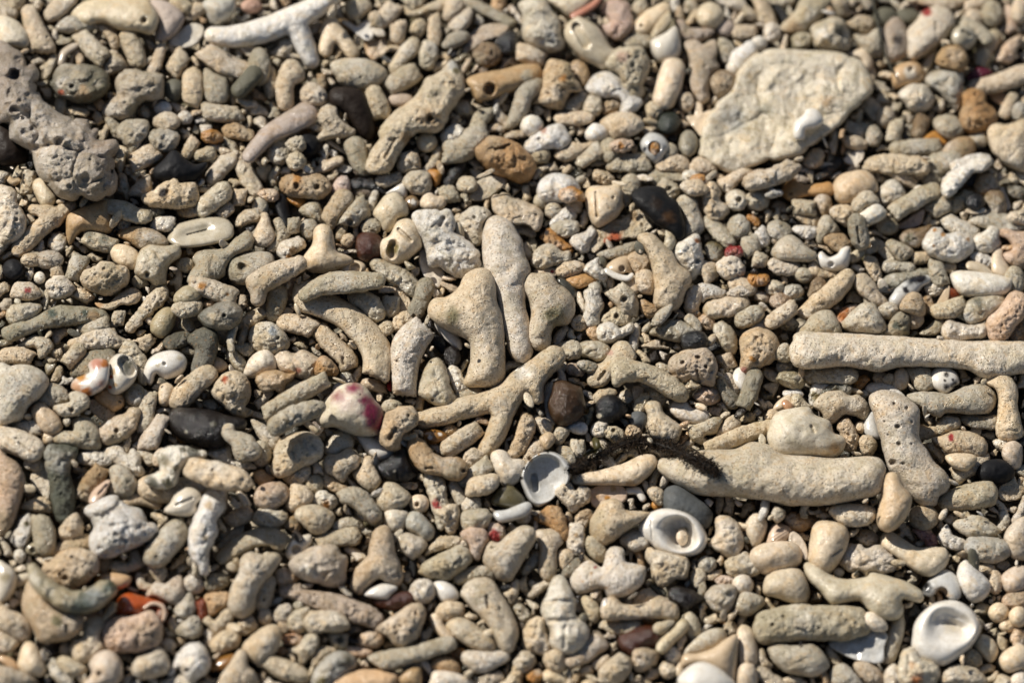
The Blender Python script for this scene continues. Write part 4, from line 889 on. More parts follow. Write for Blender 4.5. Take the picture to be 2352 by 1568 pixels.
DATA[1, 2] = """
C.w 5 P 170,150 240,90 350,110 430,80 560,140 600,200 560,290 470,350 350,310 230,280 K 390,270,30,PS | knobbly cream coral lump with a faint red stain beside a brown knob | the red-tinged lump
BO.p 6 P 540,250 590,150 650,140 740,230 740,300 640,310 560,320
B.w 6 P 0,340 100,270 220,280 300,300 370,280 340,340 270,400 240,470 160,440 60,460 | thin tan crust of coral with ragged edges | the ragged tan crust
G.f 4 E 330,430,130,80
LG.fu 8 S 90,660,70 250,560,75 450,450,75 640,350,70 | slim pale grey coral stick slanting up towards the long bent finger | the slim grey stick
G.pu 8 S 190,780,80 330,690,90 480,640,85 570,610,60 | warty grey coral stick lying along the slim grey stick | the warty stick
WY.su 9 P 555,715 620,640 620,560 680,490 780,410 900,385 1000,420 1080,530 1150,620 1165,740 1140,830 1060,865 930,860 800,820 720,780 610,780 K 820,570,110,PW K 905,430,80,V K 750,520,85,VPV K 1000,540,75,V K 1070,630,110,V K 1110,740,110,V H 960,490,12 | yellow-white shell fragment with wine-purple blotches | the purple-blotched shell | shell_fragment
W.w 4 P 710,440 740,390 800,400 750,450
LA.w 5 S 830,330,50 860,380,40
CB.pu 9 P 1140,850 1180,690 1270,620 1350,600 1440,600 1480,680 1470,760 1420,800 1330,870 1310,970 1280,1000 1200,980 1150,930 H 1280,800,1230,890,30 H 1400,680,20 | crumbly porous coral chunk leaning on the purple-blotched shell | the crumbly porous chunk
W.h 8 P 940,870 1040,870 1100,900 1180,930 1260,990 1240,1050 1130,1085 1030,1020 970,940 | smooth white cone shell with an orange mouth, below the purple-blotched shell | the white cone shell | snail_shell
> shell_mouth P.h 8 P 1070,880 1130,850 1170,870 1150,920 1100,905
K.k 6 P 1120,1150 1200,1090 1290,1010 1390,990 1400,1080 1430,1150 1470,1220 1400,1280 1270,1290 1180,1250 H 1290,1190,1310,1290,12 K 1275,1190,14,L | glossy black lobed pebble under the white cone shell | the black lobed pebble
B.fu 9 P 1395,960 1430,890 1490,885 1560,940 1620,1020 1700,1070 1850,1070 1930,1120 1930,1210 1860,1270 1780,1270 1700,1230 1560,1210 1470,1150 1420,1060 H 1560,1165,1620,1160,20 H 1905,1190,30 | bent tan coral bone with a bored end, beside the black lobed pebble | the bent tan bone
LC.p 7 P 135,1180 160,1090 180,980 230,900 350,840 480,830 580,880 615,970 590,1060 480,1130 380,1180 300,1240 200,1250 | thick pale coral club, narrow at its near end, below the warty stick | the pale club
C.p 4 P 240,1250 300,1200 470,1140 500,1210 430,1300 320,1310
LG.w 5 P 640,960 700,870 800,820 880,860 890,960 800,1000 720,1050 650,1030
LC.f 7 P 625,1110 660,1050 770,1030 850,985 900,1010 960,1070 930,1160 860,1200 800,1290 720,1240 640,1190
BC.w 6 P 610,1180 680,1220 770,1300 850,1350 820,1390 720,1380 630,1330
C.f 7 P 890,1210 970,1150 1000,1060 1060,1060 1080,1150 1140,1250 1110,1340 1040,1370 940,1290
CP.f 6 P -10,1400 60,1320 230,1300 300,1380 290,1460 160,1530 10,1510
C.f 6 P 280,1500 310,1420 330,1320 420,1320 520,1400 500,1480 420,1530 330,1568
L.f 5 P 455,1310 500,1240 570,1230 620,1300 600,1370 520,1380
W.r 5 P 510,1470 560,1400 620,1370 720,1430 740,1500 640,1530 K 640,1500,40,O
GL.f 7 S 780,1430,50 900,1420,85 1000,1500,85 1080,1590,70
YL.f 7 P 1110,1480 1150,1380 1200,1300 1300,1320 1420,1420 1380,1500 1300,1550 1180,1568
C.s 6 E 1500,1490,85,80 H 1480,1495,34
WL.r 8 P 1550,1210 1630,1190 1720,1260 1750,1400 1760,1568 1740,1680 1680,1720 1640,1568 1580,1400 K 1660,1490,45,R K 1680,1550,45,R H 1640,1300,1690,1390,18 | narrow pale coral splinter with a blood-red streak | the red-streaked splinter
WL.f 6 S 1800,1300,40 1870,1420,55 1900,1480,50
LW.w 5 E 1980,1500,90,80
C.ft 5 P 1160,1290 1450,1300 1450,1350 1300,1330
G.f 5 S 2140,1120,70 2000,1230,75 1900,1290,60
C.f 8 P 1930,1370 1960,1270 2080,1230 2210,1230 2230,1310 2130,1400 1960,1415
WC.s 7 P 2160,1040 2230,1000 2300,1020 2350,1080 2450,1090 2480,1180 2440,1260 2300,1340 2220,1230 2190,1180
C.p 6 P 1915,1060 1980,980 2060,1000 2100,1060 2000,1150 1940,1190
CL.f 7 S 1780,980,85 1900,900,85 2040,800,75
ON.h 5 P 1540,880 1560,820 1650,810 1740,850 1740,890 1620,940 K 1690,850,18,W K 1600,880,20,W K 1640,830,16,N | tiny brown and white banded cone shell in the gap below the yellow fork | the tiny banded cone | snail_shell
B.w 5 E 1790,820,70,50
CCY.f 9 S 1540,720,78 1700,680,86 1900,620,92 2100,570,99 2300,480,106 2450,370,120 2560,300,116 2680,190,104 2740,145,98 S 2560,420,78 2590,520,50 S 2350,480,110 2260,680,96 2200,860,88 2120,980,78 H 2455,272,125,1 K 2455,262,95,W | yellowish smooth coral fork with three arms, near the middle | the yellow fork
L.w 6 P 1490,480 1530,300 1600,180 1680,160 1740,250 1780,400 1830,540 1780,600 1680,600 1600,560 H 1620,530,24
W.w 5 P 1750,290 1800,220 1870,260 1900,330 1950,420 1850,470 1800,400
KN.k 3 E 1800,140,80,90
R.s 4 E 1240,410,30,40
G.f 5 S 1880,500,50 2040,470,45
GL.f 5 P 1160,600 1220,540 1340,580 1250,680 1200,700
G.f 4 E 50,1030,90,120
L.f 5 P -40,740 60,760 200,870 230,960 150,1000 60,920
"""
DATA[2, 2] = """
GL.r 4 P 400,60 480,0 600,0 640,60 620,150 520,160 440,120
LG.w 5 P 580,60 680,0 820,10 900,60 870,150 800,180 700,150 610,120
CL.f 6 P 700,300 720,250 850,180 920,60 980,0 1070,20 1140,130 1100,190 980,240 880,370 800,420 710,400 H 850,280,800,350,24 K 900,100,30,P | cream coral stub with a long bore, greying at its near end | the long-bored stub
GD.f 5 P 600,200 680,180 780,220 760,290 660,270
M.f 3 S 550,250,50 650,270,50
LY.f 9 P 910,200 950,155 1050,150 1160,190 1330,240 1480,330 1600,430 1620,500 1580,550 1480,530 1330,440 1180,370 1050,370 980,410 930,390 | smooth pale coral bone with a flared end, slanting down past the holey rock | the flared bone
Z.k 7 P 335,570 370,470 390,380 470,360 560,400 630,430 650,520 670,620 620,710 540,760 480,785 400,740 350,650 | knobbly coppery brown wet stone under the yellow fork | the coppery stone
K.k 7 P 775,620 800,540 880,495 960,505 1030,570 1060,630 1000,700 920,740 850,765 790,720 K 800,680,22,L | round glossy black pebble, larger of the two beside the coppery stone | the round black pebble
KKKA.m 7 P 1080,720 1110,660 1190,640 1240,700 1240,780 1170,800 1100,770 | small matt blue-black pebble beside the round black pebble | the blue-black pebble
CM.p 7 P 1450,180 1530,110 1690,70 1800,80 1860,160 1885,230 1870,330 1850,410 1760,390 1660,360 1560,380 1470,300 H 1570,195,30 H 1710,150,34 H 1780,230,22 H 1700,270,1720,370,24 | grey-brown holey rock riddled with worm holes | the holey rock
CL.f 6 P 745,510 800,450 900,430 960,470 850,540 780,570
C.s 7 P 1110,440 1150,415 1200,440 1200,500 1140,570 1120,540
L.w 6 E 1050,510,60,60
L.w 7 P 1115,610 1150,520 1220,480 1260,520 1220,640 1150,650
LC.w 8 P 1215,600 1260,550 1350,570 1390,650 1470,720 1550,790 1530,900 1450,935 1350,900 1270,880 1240,780 1250,700 | wet pear-shaped beige coral behind the dark seaweed | the wet pear coral
WC.s 7 P 1455,590 1520,545 1600,560 1660,620 1760,630 1810,680 1790,740 1680,750 1550,720 1470,660 | smooth white potato-like coral with a notch | the white potato
CP.w 7 P 1675,500 1730,430 1810,420 1900,460 1925,500 1880,560 1800,580 1710,550 | smooth peach lemon-shaped pebble, glassy | the peach lemon pebble | pebble
DG.f 7 P 1880,350 1950,340 2000,430 2090,520 2080,590 2010,610 1930,520
DG.f 8 S 2230,320,75 2190,450,75 2130,590,65 | dark grey pored coral finger under the porous fan | the dark pored finger
W.h 5 P 2030,340 2060,260 2130,240 2160,310 2160,420 2120,450 2060,400 | white shell under the red foot of the porous fan | the white fan-side shell
C.f 5 S 1980,340,45 2060,440,40
G.f 5 P 1330,230 1360,200 1450,240 1470,300 1400,330
C.f 6 P 1180,410 1240,380 1300,440 1260,490
YC.r 6 E 1330,520,90,80
L.f 6 P 1620,780 1700,760 1860,700 1920,720 1880,830 1760,870 1800,930 1740,940 1640,880
C.f 7 P 1880,860 1940,760 2030,680 2090,730 2080,800 1960,850
YC.f 8 S 1800,980,60 1960,920,70 2150,850,75 2351,790,65 2460,760,50
C.s 8 P 550,1250 700,1210 900,1160 1050,1120 1180,1050 1290,1050 1330,1110 1280,1200 1150,1310 1080,1320 930,1310 750,1310 600,1310 K 1100,1310,50,B | smooth cream coral horn lying under the dark seaweed, apart from the thick branch | the cream horn
CW.f 9 P 1340,1160 1370,1080 1450,1080 1650,1020 1850,1000 2050,990 2200,930 2351,950 2480,1030 2700,1060 3000,1080 3300,1060 3420,1130 3420,1270 3380,1390 3200,1440 2900,1490 2600,1500 2350,1460 2000,1420 1700,1400 1500,1300 1400,1230 | very thick long beige coral branch partly draped with dark seaweed | the thick branch
WA.h 9 P 80,1260 120,1150 220,1050 330,1020 430,1040 510,1110 540,1190 510,1290 430,1360 360,1450 260,1510 180,1480 120,1380 O 290,1200,340,1300,145,0.1 H 200,1240,215,1350,34 K 88,1255,24,N K 112,1165,22,NK K 172,1088,20,NB K 245,1036,14,B K 330,1018,12,N K 215,1300,50,GA | open top shell showing its white bowl, dark speckles round the rim | the open top shell | snail_shell
TN.h 7 P -182,1480 -152,1390 -82,1340 -2,1330 78,1400 118,1470 98,1540 -52,1520 | dark olive snail shell just beside the open top shell | the dark olive snail | snail_shell
WA.h 8 P -162,1568 -52,1550 128,1480 178,1520 128,1600 -52,1650 -132,1640
C.f 6 P 100,1100 130,1000 200,920 290,910 320,980 280,1040 220,1050 150,1130 H 155,1075,24
BC.s 6 P 260,890 330,840 390,870 370,940 310,980
L.f 5 P 380,850 430,790 500,790 520,850 450,940 400,930
W.s 6 P 510,790 560,750 660,750 690,810 650,850 560,830
L.f 5 S 600,920,60 610,1050,70
LG.f 5 P 410,990 470,960 560,1000 590,1100 540,1130 450,1040
WL.w 6 P 730,830 780,740 880,740 860,800 840,870 760,870
L.r 7 P 850,830 900,780 980,790 1030,850 1010,900 930,920 870,880 H 930,820,30
CB.r 7 P 1040,830 1080,770 1160,800 1190,860 1120,890 1060,880
CB.p 7 P 0,940 30,850 80,700 120,650 190,700 215,790 180,900 100,1030 0,1075 -40,1030
CL.f 4 P 200,690 280,700 370,760 370,830 290,870 240,800
W.s 4 P 300,450 370,380 370,500 330,580 350,680 390,750 330,740
LC.r 9 P 400,1380 470,1310 540,1300 580,1370 620,1330 700,1360 710,1450 620,1530 540,1568 470,1480
WO.ht 9 P 710,1390 760,1340 870,1300 960,1300 1040,1370 1040,1450 980,1480 900,1440 850,1470 820,1530 740,1500 K 760,1420,50,OC K 930,1350,30,B K 880,1440,30,O | flat orange-and-white shell flake with crumbled edge, below the cream horn | the orange shell flake
W.h 7 S 1070,1370,25 1150,1370,30 1200,1440,25
KKKA.m 8 P 1395,1480 1410,1370 1480,1330 1570,1350 1700,1440 1800,1520 1840,1600 1800,1700 1720,1700 1560,1600 1440,1580 | smooth slate-black stone behind the white ring shell | the slate-black stone
BO.f 8 P 210,1628 260,1568 330,1508 430,1528 480,1608 500,1678 530,1768 510,1828 450,1808 380,1718 300,1678 K 280,1620,50,N | warm brown coral stub with dark pinholes | the warm brown stub
C.f 8 P 730,1628 770,1568 830,1478 930,1448 1010,1488 1040,1548 1200,1568 1260,1588 1100,1708 960,1808 850,1868 770,1848 725,1758 | smooth cream triangular coral next to the white ring shell | the cream triangle
O.s 6 E 1330,1500,40,45 H 1330,1480,18
CY.f 6 P 1250,1390 1290,1340 1380,1370 1400,1460 1340,1500
"""
DATA[3, 2] = """
WC.f 9 P 200,60 240,0 260,-60 400,-80 800,-60 1200,-40 1800,0 2400,20 2400,260 2250,300 2100,340 1950,320 1850,260 1700,240 1400,225 1200,230 1080,260 1000,275 880,250 700,225 450,240 330,245 230,200 H 465,100,6 H 435,187,10 H 1290,80,6 | long straight pale coral finger reaching in from the photo's edge | the long straight finger
LG.w 8 S 400,310,78 560,310,80 750,310,75
TL.w 7 P 90,340 120,290 250,285 340,370 290,440 200,430 120,390 | glassy olive chip below the end of the long straight finger | the olive glass chip
L.f 6 E 150,230,70,60
L.f 6 P 60,140 100,50 170,20 200,100 210,170 130,185
O.r 6 P 780,400 830,340 890,310 930,350 900,390 840,450 800,430
C.f 5 E 1030,330,60,50
C.f 6 P 1060,340 1110,300 1150,320 1140,380 1080,380
C.s 7 P 1140,400 1170,290 1230,250 1290,310 1280,400 1210,450 1160,430
LG.f 7 P 1270,260 1330,240 1460,240 1520,340 1530,420 1440,460 1360,440 1310,340
W.h 8 P 1490,330 1530,260 1620,240 1720,290 1750,380 1700,430 1630,480 1550,440 1500,400 K 1640,295,30,N K 1720,400,42,NK K 1640,420,32,N K 1625,360,14,N K 1700,350,14,N | white shell top with dark brown dots, under the long straight finger | the brown-dotted shell
GL.f 8 P 1280,500 1400,470 1600,480 1660,490 1820,420 1980,400 2070,460 2090,560 2030,650 1880,670 1650,650 1560,690 1400,600
C.f 8 P 2010,380 2080,320 2180,310 2260,370 2290,480 2290,620 2330,780 2340,860 2260,910 2130,900 2090,820 2110,700 2120,560 2100,440 | upright cream coral stem with a hooked head near the photo's edge | the hooked stem
LC.f 8 P 420,590 480,500 580,460 680,460 760,510 830,500 910,560 930,640 900,720 800,680 700,670 620,740 540,740 500,660
W.w 6 P 400,430 430,390 560,400 550,450 480,500 440,590 380,560 K 430,500,50,T
D.w 7 P 470,520 520,430 640,380 750,390 770,450 720,490 600,450 510,540
W.w 6 E 230,480,90,40
L.w 8 P 215,560 230,500 290,490 350,570 410,620 330,640 230,610
WY.su 10 P 0,880 20,790 80,660 230,620 370,610 430,680 560,740 600,840 700,890 690,990 610,1060 500,1070 300,1075 120,1060 30,980 K 620,960,75,B K 430,780,60,YG H 400,780,430,830,20 | white boulder of coral with a brown smudge, lying on the thick branch | the white boulder
CMW.fu 11 P 940,560 960,480 1070,450 1190,480 1290,530 1380,620 1390,760 1390,900 1460,1000 1520,1100 1620,1200 1670,1290 1640,1370 1570,1420 1540,1500 1440,1510 1380,1480 1280,1380 1200,1250 1120,1180 1080,1060 1040,900 990,720 H 1160,575,24 H 1275,610,24 H 1190,780,34 H 1070,735,18 H 1100,855,16 H 1200,940,28 H 1320,940,18 H 1320,740,18 H 1145,1110,46 H 1240,1120,24 H 1210,620,12 | long dotted coral rock with round worm holes, lying across the end of the thick branch | the worm-holed rock
W.s 7 P 900,440 940,390 1060,380 1140,410 1250,500 1150,470 1060,450 960,470
WA.h 7 P 880,780 900,690 970,650 1000,750 1030,880 960,880 900,850
BC.r 6 P 640,780 670,720 740,710 800,790 830,880 800,1000 700,980 690,890
C.f 7 P 835,930 880,870 950,880 1000,950 950,1050 880,1040
C.f 6 E 850,790,50,50
L.f 7 P 1555,770 1620,690 1700,690 1760,730 1750,790 1640,830 1580,860
DG.f 7 P 1780,700 1850,670 2000,690 2100,690 2100,790 1960,800 1830,770
C.f 8 P 1510,900 1600,870 1700,830 1850,830 1990,910 2010,1020 1960,1090 1850,1040 1650,1030 1600,980 K 1683,880,36,R K 1730,940,12,P | cream coral chunk with one round red dot, beside the worm-holed rock | the red-dotted chunk
C.s 8 P 1640,1050 1780,1030 1910,1060 1890,1130 1820,1180 1720,1160 1660,1110
LC.f 7 S 1730,1230,80 1850,1150,80 2020,1070,40
K.m 8 P 1920,1210 1960,1130 2050,1090 2170,1100 2260,1190 2230,1270 2130,1300 1980,1290 | matt black pebble below the red-dotted chunk | the dull black pebble
CM.s 7 P 2160,1050 2180,950 2260,920 2330,980 2320,1150 2240,1160
W.w 6 P 2070,920 2150,900 2210,930 2150,1010
LG.f 9 P 1560,1480 1620,1390 1800,1320 2030,1285 2100,1350 2100,1450 2050,1510 1850,1540 1650,1540 | thick grey coral roll below the dull black pebble | the thick grey roll
C.ft 7 P 2120,1350 2200,1290 2250,1230 2290,1310 2351,1350 2300,1440 2150,1450
BC.su 12 P 1040,1300 1090,1220 1180,1220 1230,1320 1310,1420 1300,1530 1230,1660 1120,1740 1020,1700 1010,1568 1040,1420 | smooth beige coral thumb standing at the foot of the worm-holed rock | the beige thumb
C.f 5 E 50,690,70,60
C.h 6 P 60,620 110,540 200,500 210,600
OP.h 7 S 160,570,28 190,600,36
"""
DATA[0, 3] = """
WL.w 5 P 110,250 140,150 210,30 280,10 290,120 270,230 200,330 140,300 K 240,110,30,T
G.f 6 S 370,60,80 400,180,100 410,300,95 | grey pored coral finger, upright, beside the white honeycomb chunk | the grey upright finger
C.r 4 P 540,170 640,40 720,30 760,130 740,230 640,270 560,260
W.qf 8 P 800,0 840,-60 1000,-130 1100,-120 1180,-60 1290,-30 1330,30 1360,90 1430,150 1420,210 1350,270 1200,340 1050,410 880,410 830,330 820,230 870,130 | bright white honeycomb coral chunk with ragged corners | the white honeycomb chunk
YB.f 5 P 470,350 560,270 700,220 820,210 820,320 600,360 480,390
CB.p 7 P 400,500 490,430 560,370 740,330 900,420 880,560 780,650 620,715 520,660 430,580 H 600,600,42 H 660,410,740,460,26 | rough tan coral lump with deep shadowed hollows above a curved glassy tube | the hollowed tan lump
LT.h 5 E 300,335,72,55 H 300,345,30
W.w 5 E 180,400,50,60
YW.h 8 P -30,470 60,480 140,560 140,680 90,780 30,820 -30,820 K 50,600,70,YT | glossy domed yellowish shell cut off by the photo's edge | the domed yellow shell
L.h 6 P 130,600 280,560 270,620 150,690
LT.wu 9 S 300,520,50 370,640,80 500,750,90 660,820,100 830,805,105 960,720,95 1010,700,60 K 640,830,90,LE K 780,830,120,E K 900,760,100,EA K 1000,690,70,E K 700,900,60,E | curved glassy tube turning green at its thick end | the glassy green tube | sea_tube
BC.f 6 P 215,780 260,640 330,600 400,700 560,830 720,920 770,980 750,1080 650,1160 500,1180 380,1190 320,1080 240,960 210,880 H 610,1040,612,1085,24 K 520,1000,60,T | wide tan coral wedge with a bore hole, lying under the glassy green tube | the wide tan wedge
S.h 7 P 1070,880 1100,790 1180,745 1290,770 1400,800 1500,840 1535,920 1500,1000 1440,980 1380,900 1310,910 1280,955 1150,950 1080,930 H 1400,890,50 K 1480,920,40,PW K 1200,880,20,P | glossy rust-red snail shell lying on its side | the rust-red snail | snail_shell
> shell_lip PC.h 7 S 1330,875,16 1400,835,18 1490,860,20 1515,930,20 1500,985,16
OC.h 6 P 870,640 950,570 1090,560 1200,590 1180,660 1080,705 980,670 K 900,640,50,O
C.f 6 P 1250,590 1280,555 1320,590 1330,640 1420,680 1400,720 1280,690
G.f 8 S 1680,110,85 1580,230,120 1450,370,115 1430,390,110 H 1435,410,16 | thick grey coral finger with a rounded near end, beside the white honeycomb chunk | the thick grey finger
LG.w 7 P 1010,510 1060,440 1180,460 1200,380 1250,350 1310,420 1350,460 1250,530 1100,555
B.f 6 P 890,510 920,430 1020,420 1020,470 970,560 910,560
L.w 6 P 1370,540 1380,480 1480,470 1530,540 1520,620 1450,640 H 1450,560,16
W.w 9 P 1850,-120 1900,-200 1990,-190 2060,-100 2060,-20 1990,80 2000,180 1960,290 1920,380 1910,560 1850,570 1820,480 1760,420 1730,300 1740,180 1780,80 H 1930,170,10 K 1880,230,40,YC K 1920,-60,50,C | glossy warty white coral icicle pointing toward the viewer | the warty icicle
C.ft 7 P 2000,310 2060,230 2150,150 2230,115 2220,190 2120,260 2030,330
GY.f 7 S 2050,410,60 2180,310,75 2330,240,80 2480,220,85 2600,290,75 | curved greenish grey coral finger beside the warty icicle | the curved grey finger
C.f 6 P 2060,60 2130,0 2250,-60 2320,0 2290,80 2150,130
CL.f 8 P 2100,840 2130,680 2200,550 2220,430 2290,370 2400,390 2520,370 2580,430 2500,560 2420,640 2350,760 2330,900 2230,970 2130,930 | bulky pale coral club standing below the warty icicle | the bulky club
GD.f 6 P 1880,640 1960,570 2060,560 2110,620 2060,700 1970,740 1900,710
CW.f 5 P 1690,650 1720,590 1800,570 1870,640 1880,700 1780,750 1700,710
MC.f 7 P 1350,760 1430,640 1520,660 1600,590 1670,600 1690,760 1620,850 1500,800 1430,770
G.w 6 P 1610,910 1640,810 1730,730 1790,800 1800,880 1720,970 1640,960
DL.p 7 P 1620,1080 1700,990 1800,950 1860,1050 1830,1130 1720,1150 1640,1130
OC.p 6 P 1890,770 1960,740 2100,750 2090,850 2000,920 1930,950 1900,860 H 1920,800,25
CP.p 8 P 940,1120 970,1020 1080,960 1200,960 1300,940 1380,910 1460,970 1490,1080 1450,1200 1350,1270 1150,1285 1020,1270 950,1200 H 1120,1080,20 | kidney-shaped pinkish pitted coral just below the rust-red snail | the pinkish kidney
C.w 7 P 650,1250 690,1170 760,1140 780,1000 850,940 960,960 970,1040 920,1140 970,1230 900,1290 830,1360 740,1385 670,1340
C.f 7 P 0,870 100,900 230,960 290,1060 270,1140 190,1190 60,1100 -30,1050
C.r 7 P -30,1100 100,1130 180,1200 120,1260 -30,1280
C.s 7 P 170,1400 200,1260 250,1190 330,1230 380,1340 415,1430 370,1500 230,1470
CM.s 7 P 820,1390 880,1300 1000,1270 1090,1330 1120,1420 1080,1568 780,1600 850,1480 H 910,1480,36
WC.f 8 P 1210,1430 1260,1330 1380,1280 1440,1230 1530,1310 1550,1430 1480,1500 1300,1525 1230,1490
W.w 7 P 1540,1480 1600,1380 1640,1290 1740,1210 1850,1210 1920,1310 1920,1420 1850,1500 1750,1568 1700,1530 1640,1420 1580,1490 H 1720,1450,40 | wet white arched coral with a dark hollow beneath it | the white arch
C.f 6 E 1540,1220,70,60
LY.f 7 P 525,1370 570,1320 700,1360 800,1430 720,1510 600,1470
LW.w 7 S 480,1390,50 540,1490,60 620,1560,50
C.f 6 E 600,1260,50,60
OC.h 6 S 20,1340,30 90,1380,40 140,1430,25
GM.f 7 P -30,1420 100,1430 250,1480 340,1568 -30,1600
LC.f 7 P 1870,1000 1920,960 1980,990 2080,890 2140,960 2060,1080 1990,1130 1940,1070
C.r 7 P 2150,1080 2200,1000 2290,940 2351,1000 2351,1080 2230,1120
C.p 7 P 1940,1200 2000,1130 2110,1070 2200,1130 2180,1220 2060,1290 1960,1280
C.f 8 P 2230,1250 2300,1150 2420,1060 2540,1040 2580,1130 2540,1260 2460,1350 2400,1420 2300,1350
NO.h 7 S 1960,1420,35 2050,1380,55 2130,1340,40
C.f 8 P 2030,1500 2110,1400 2190,1270 2260,1280 2280,1400 2351,1500 2351,1600 2020,1600
KS.k 4 S 1850,850,50 1860,960,50
"""
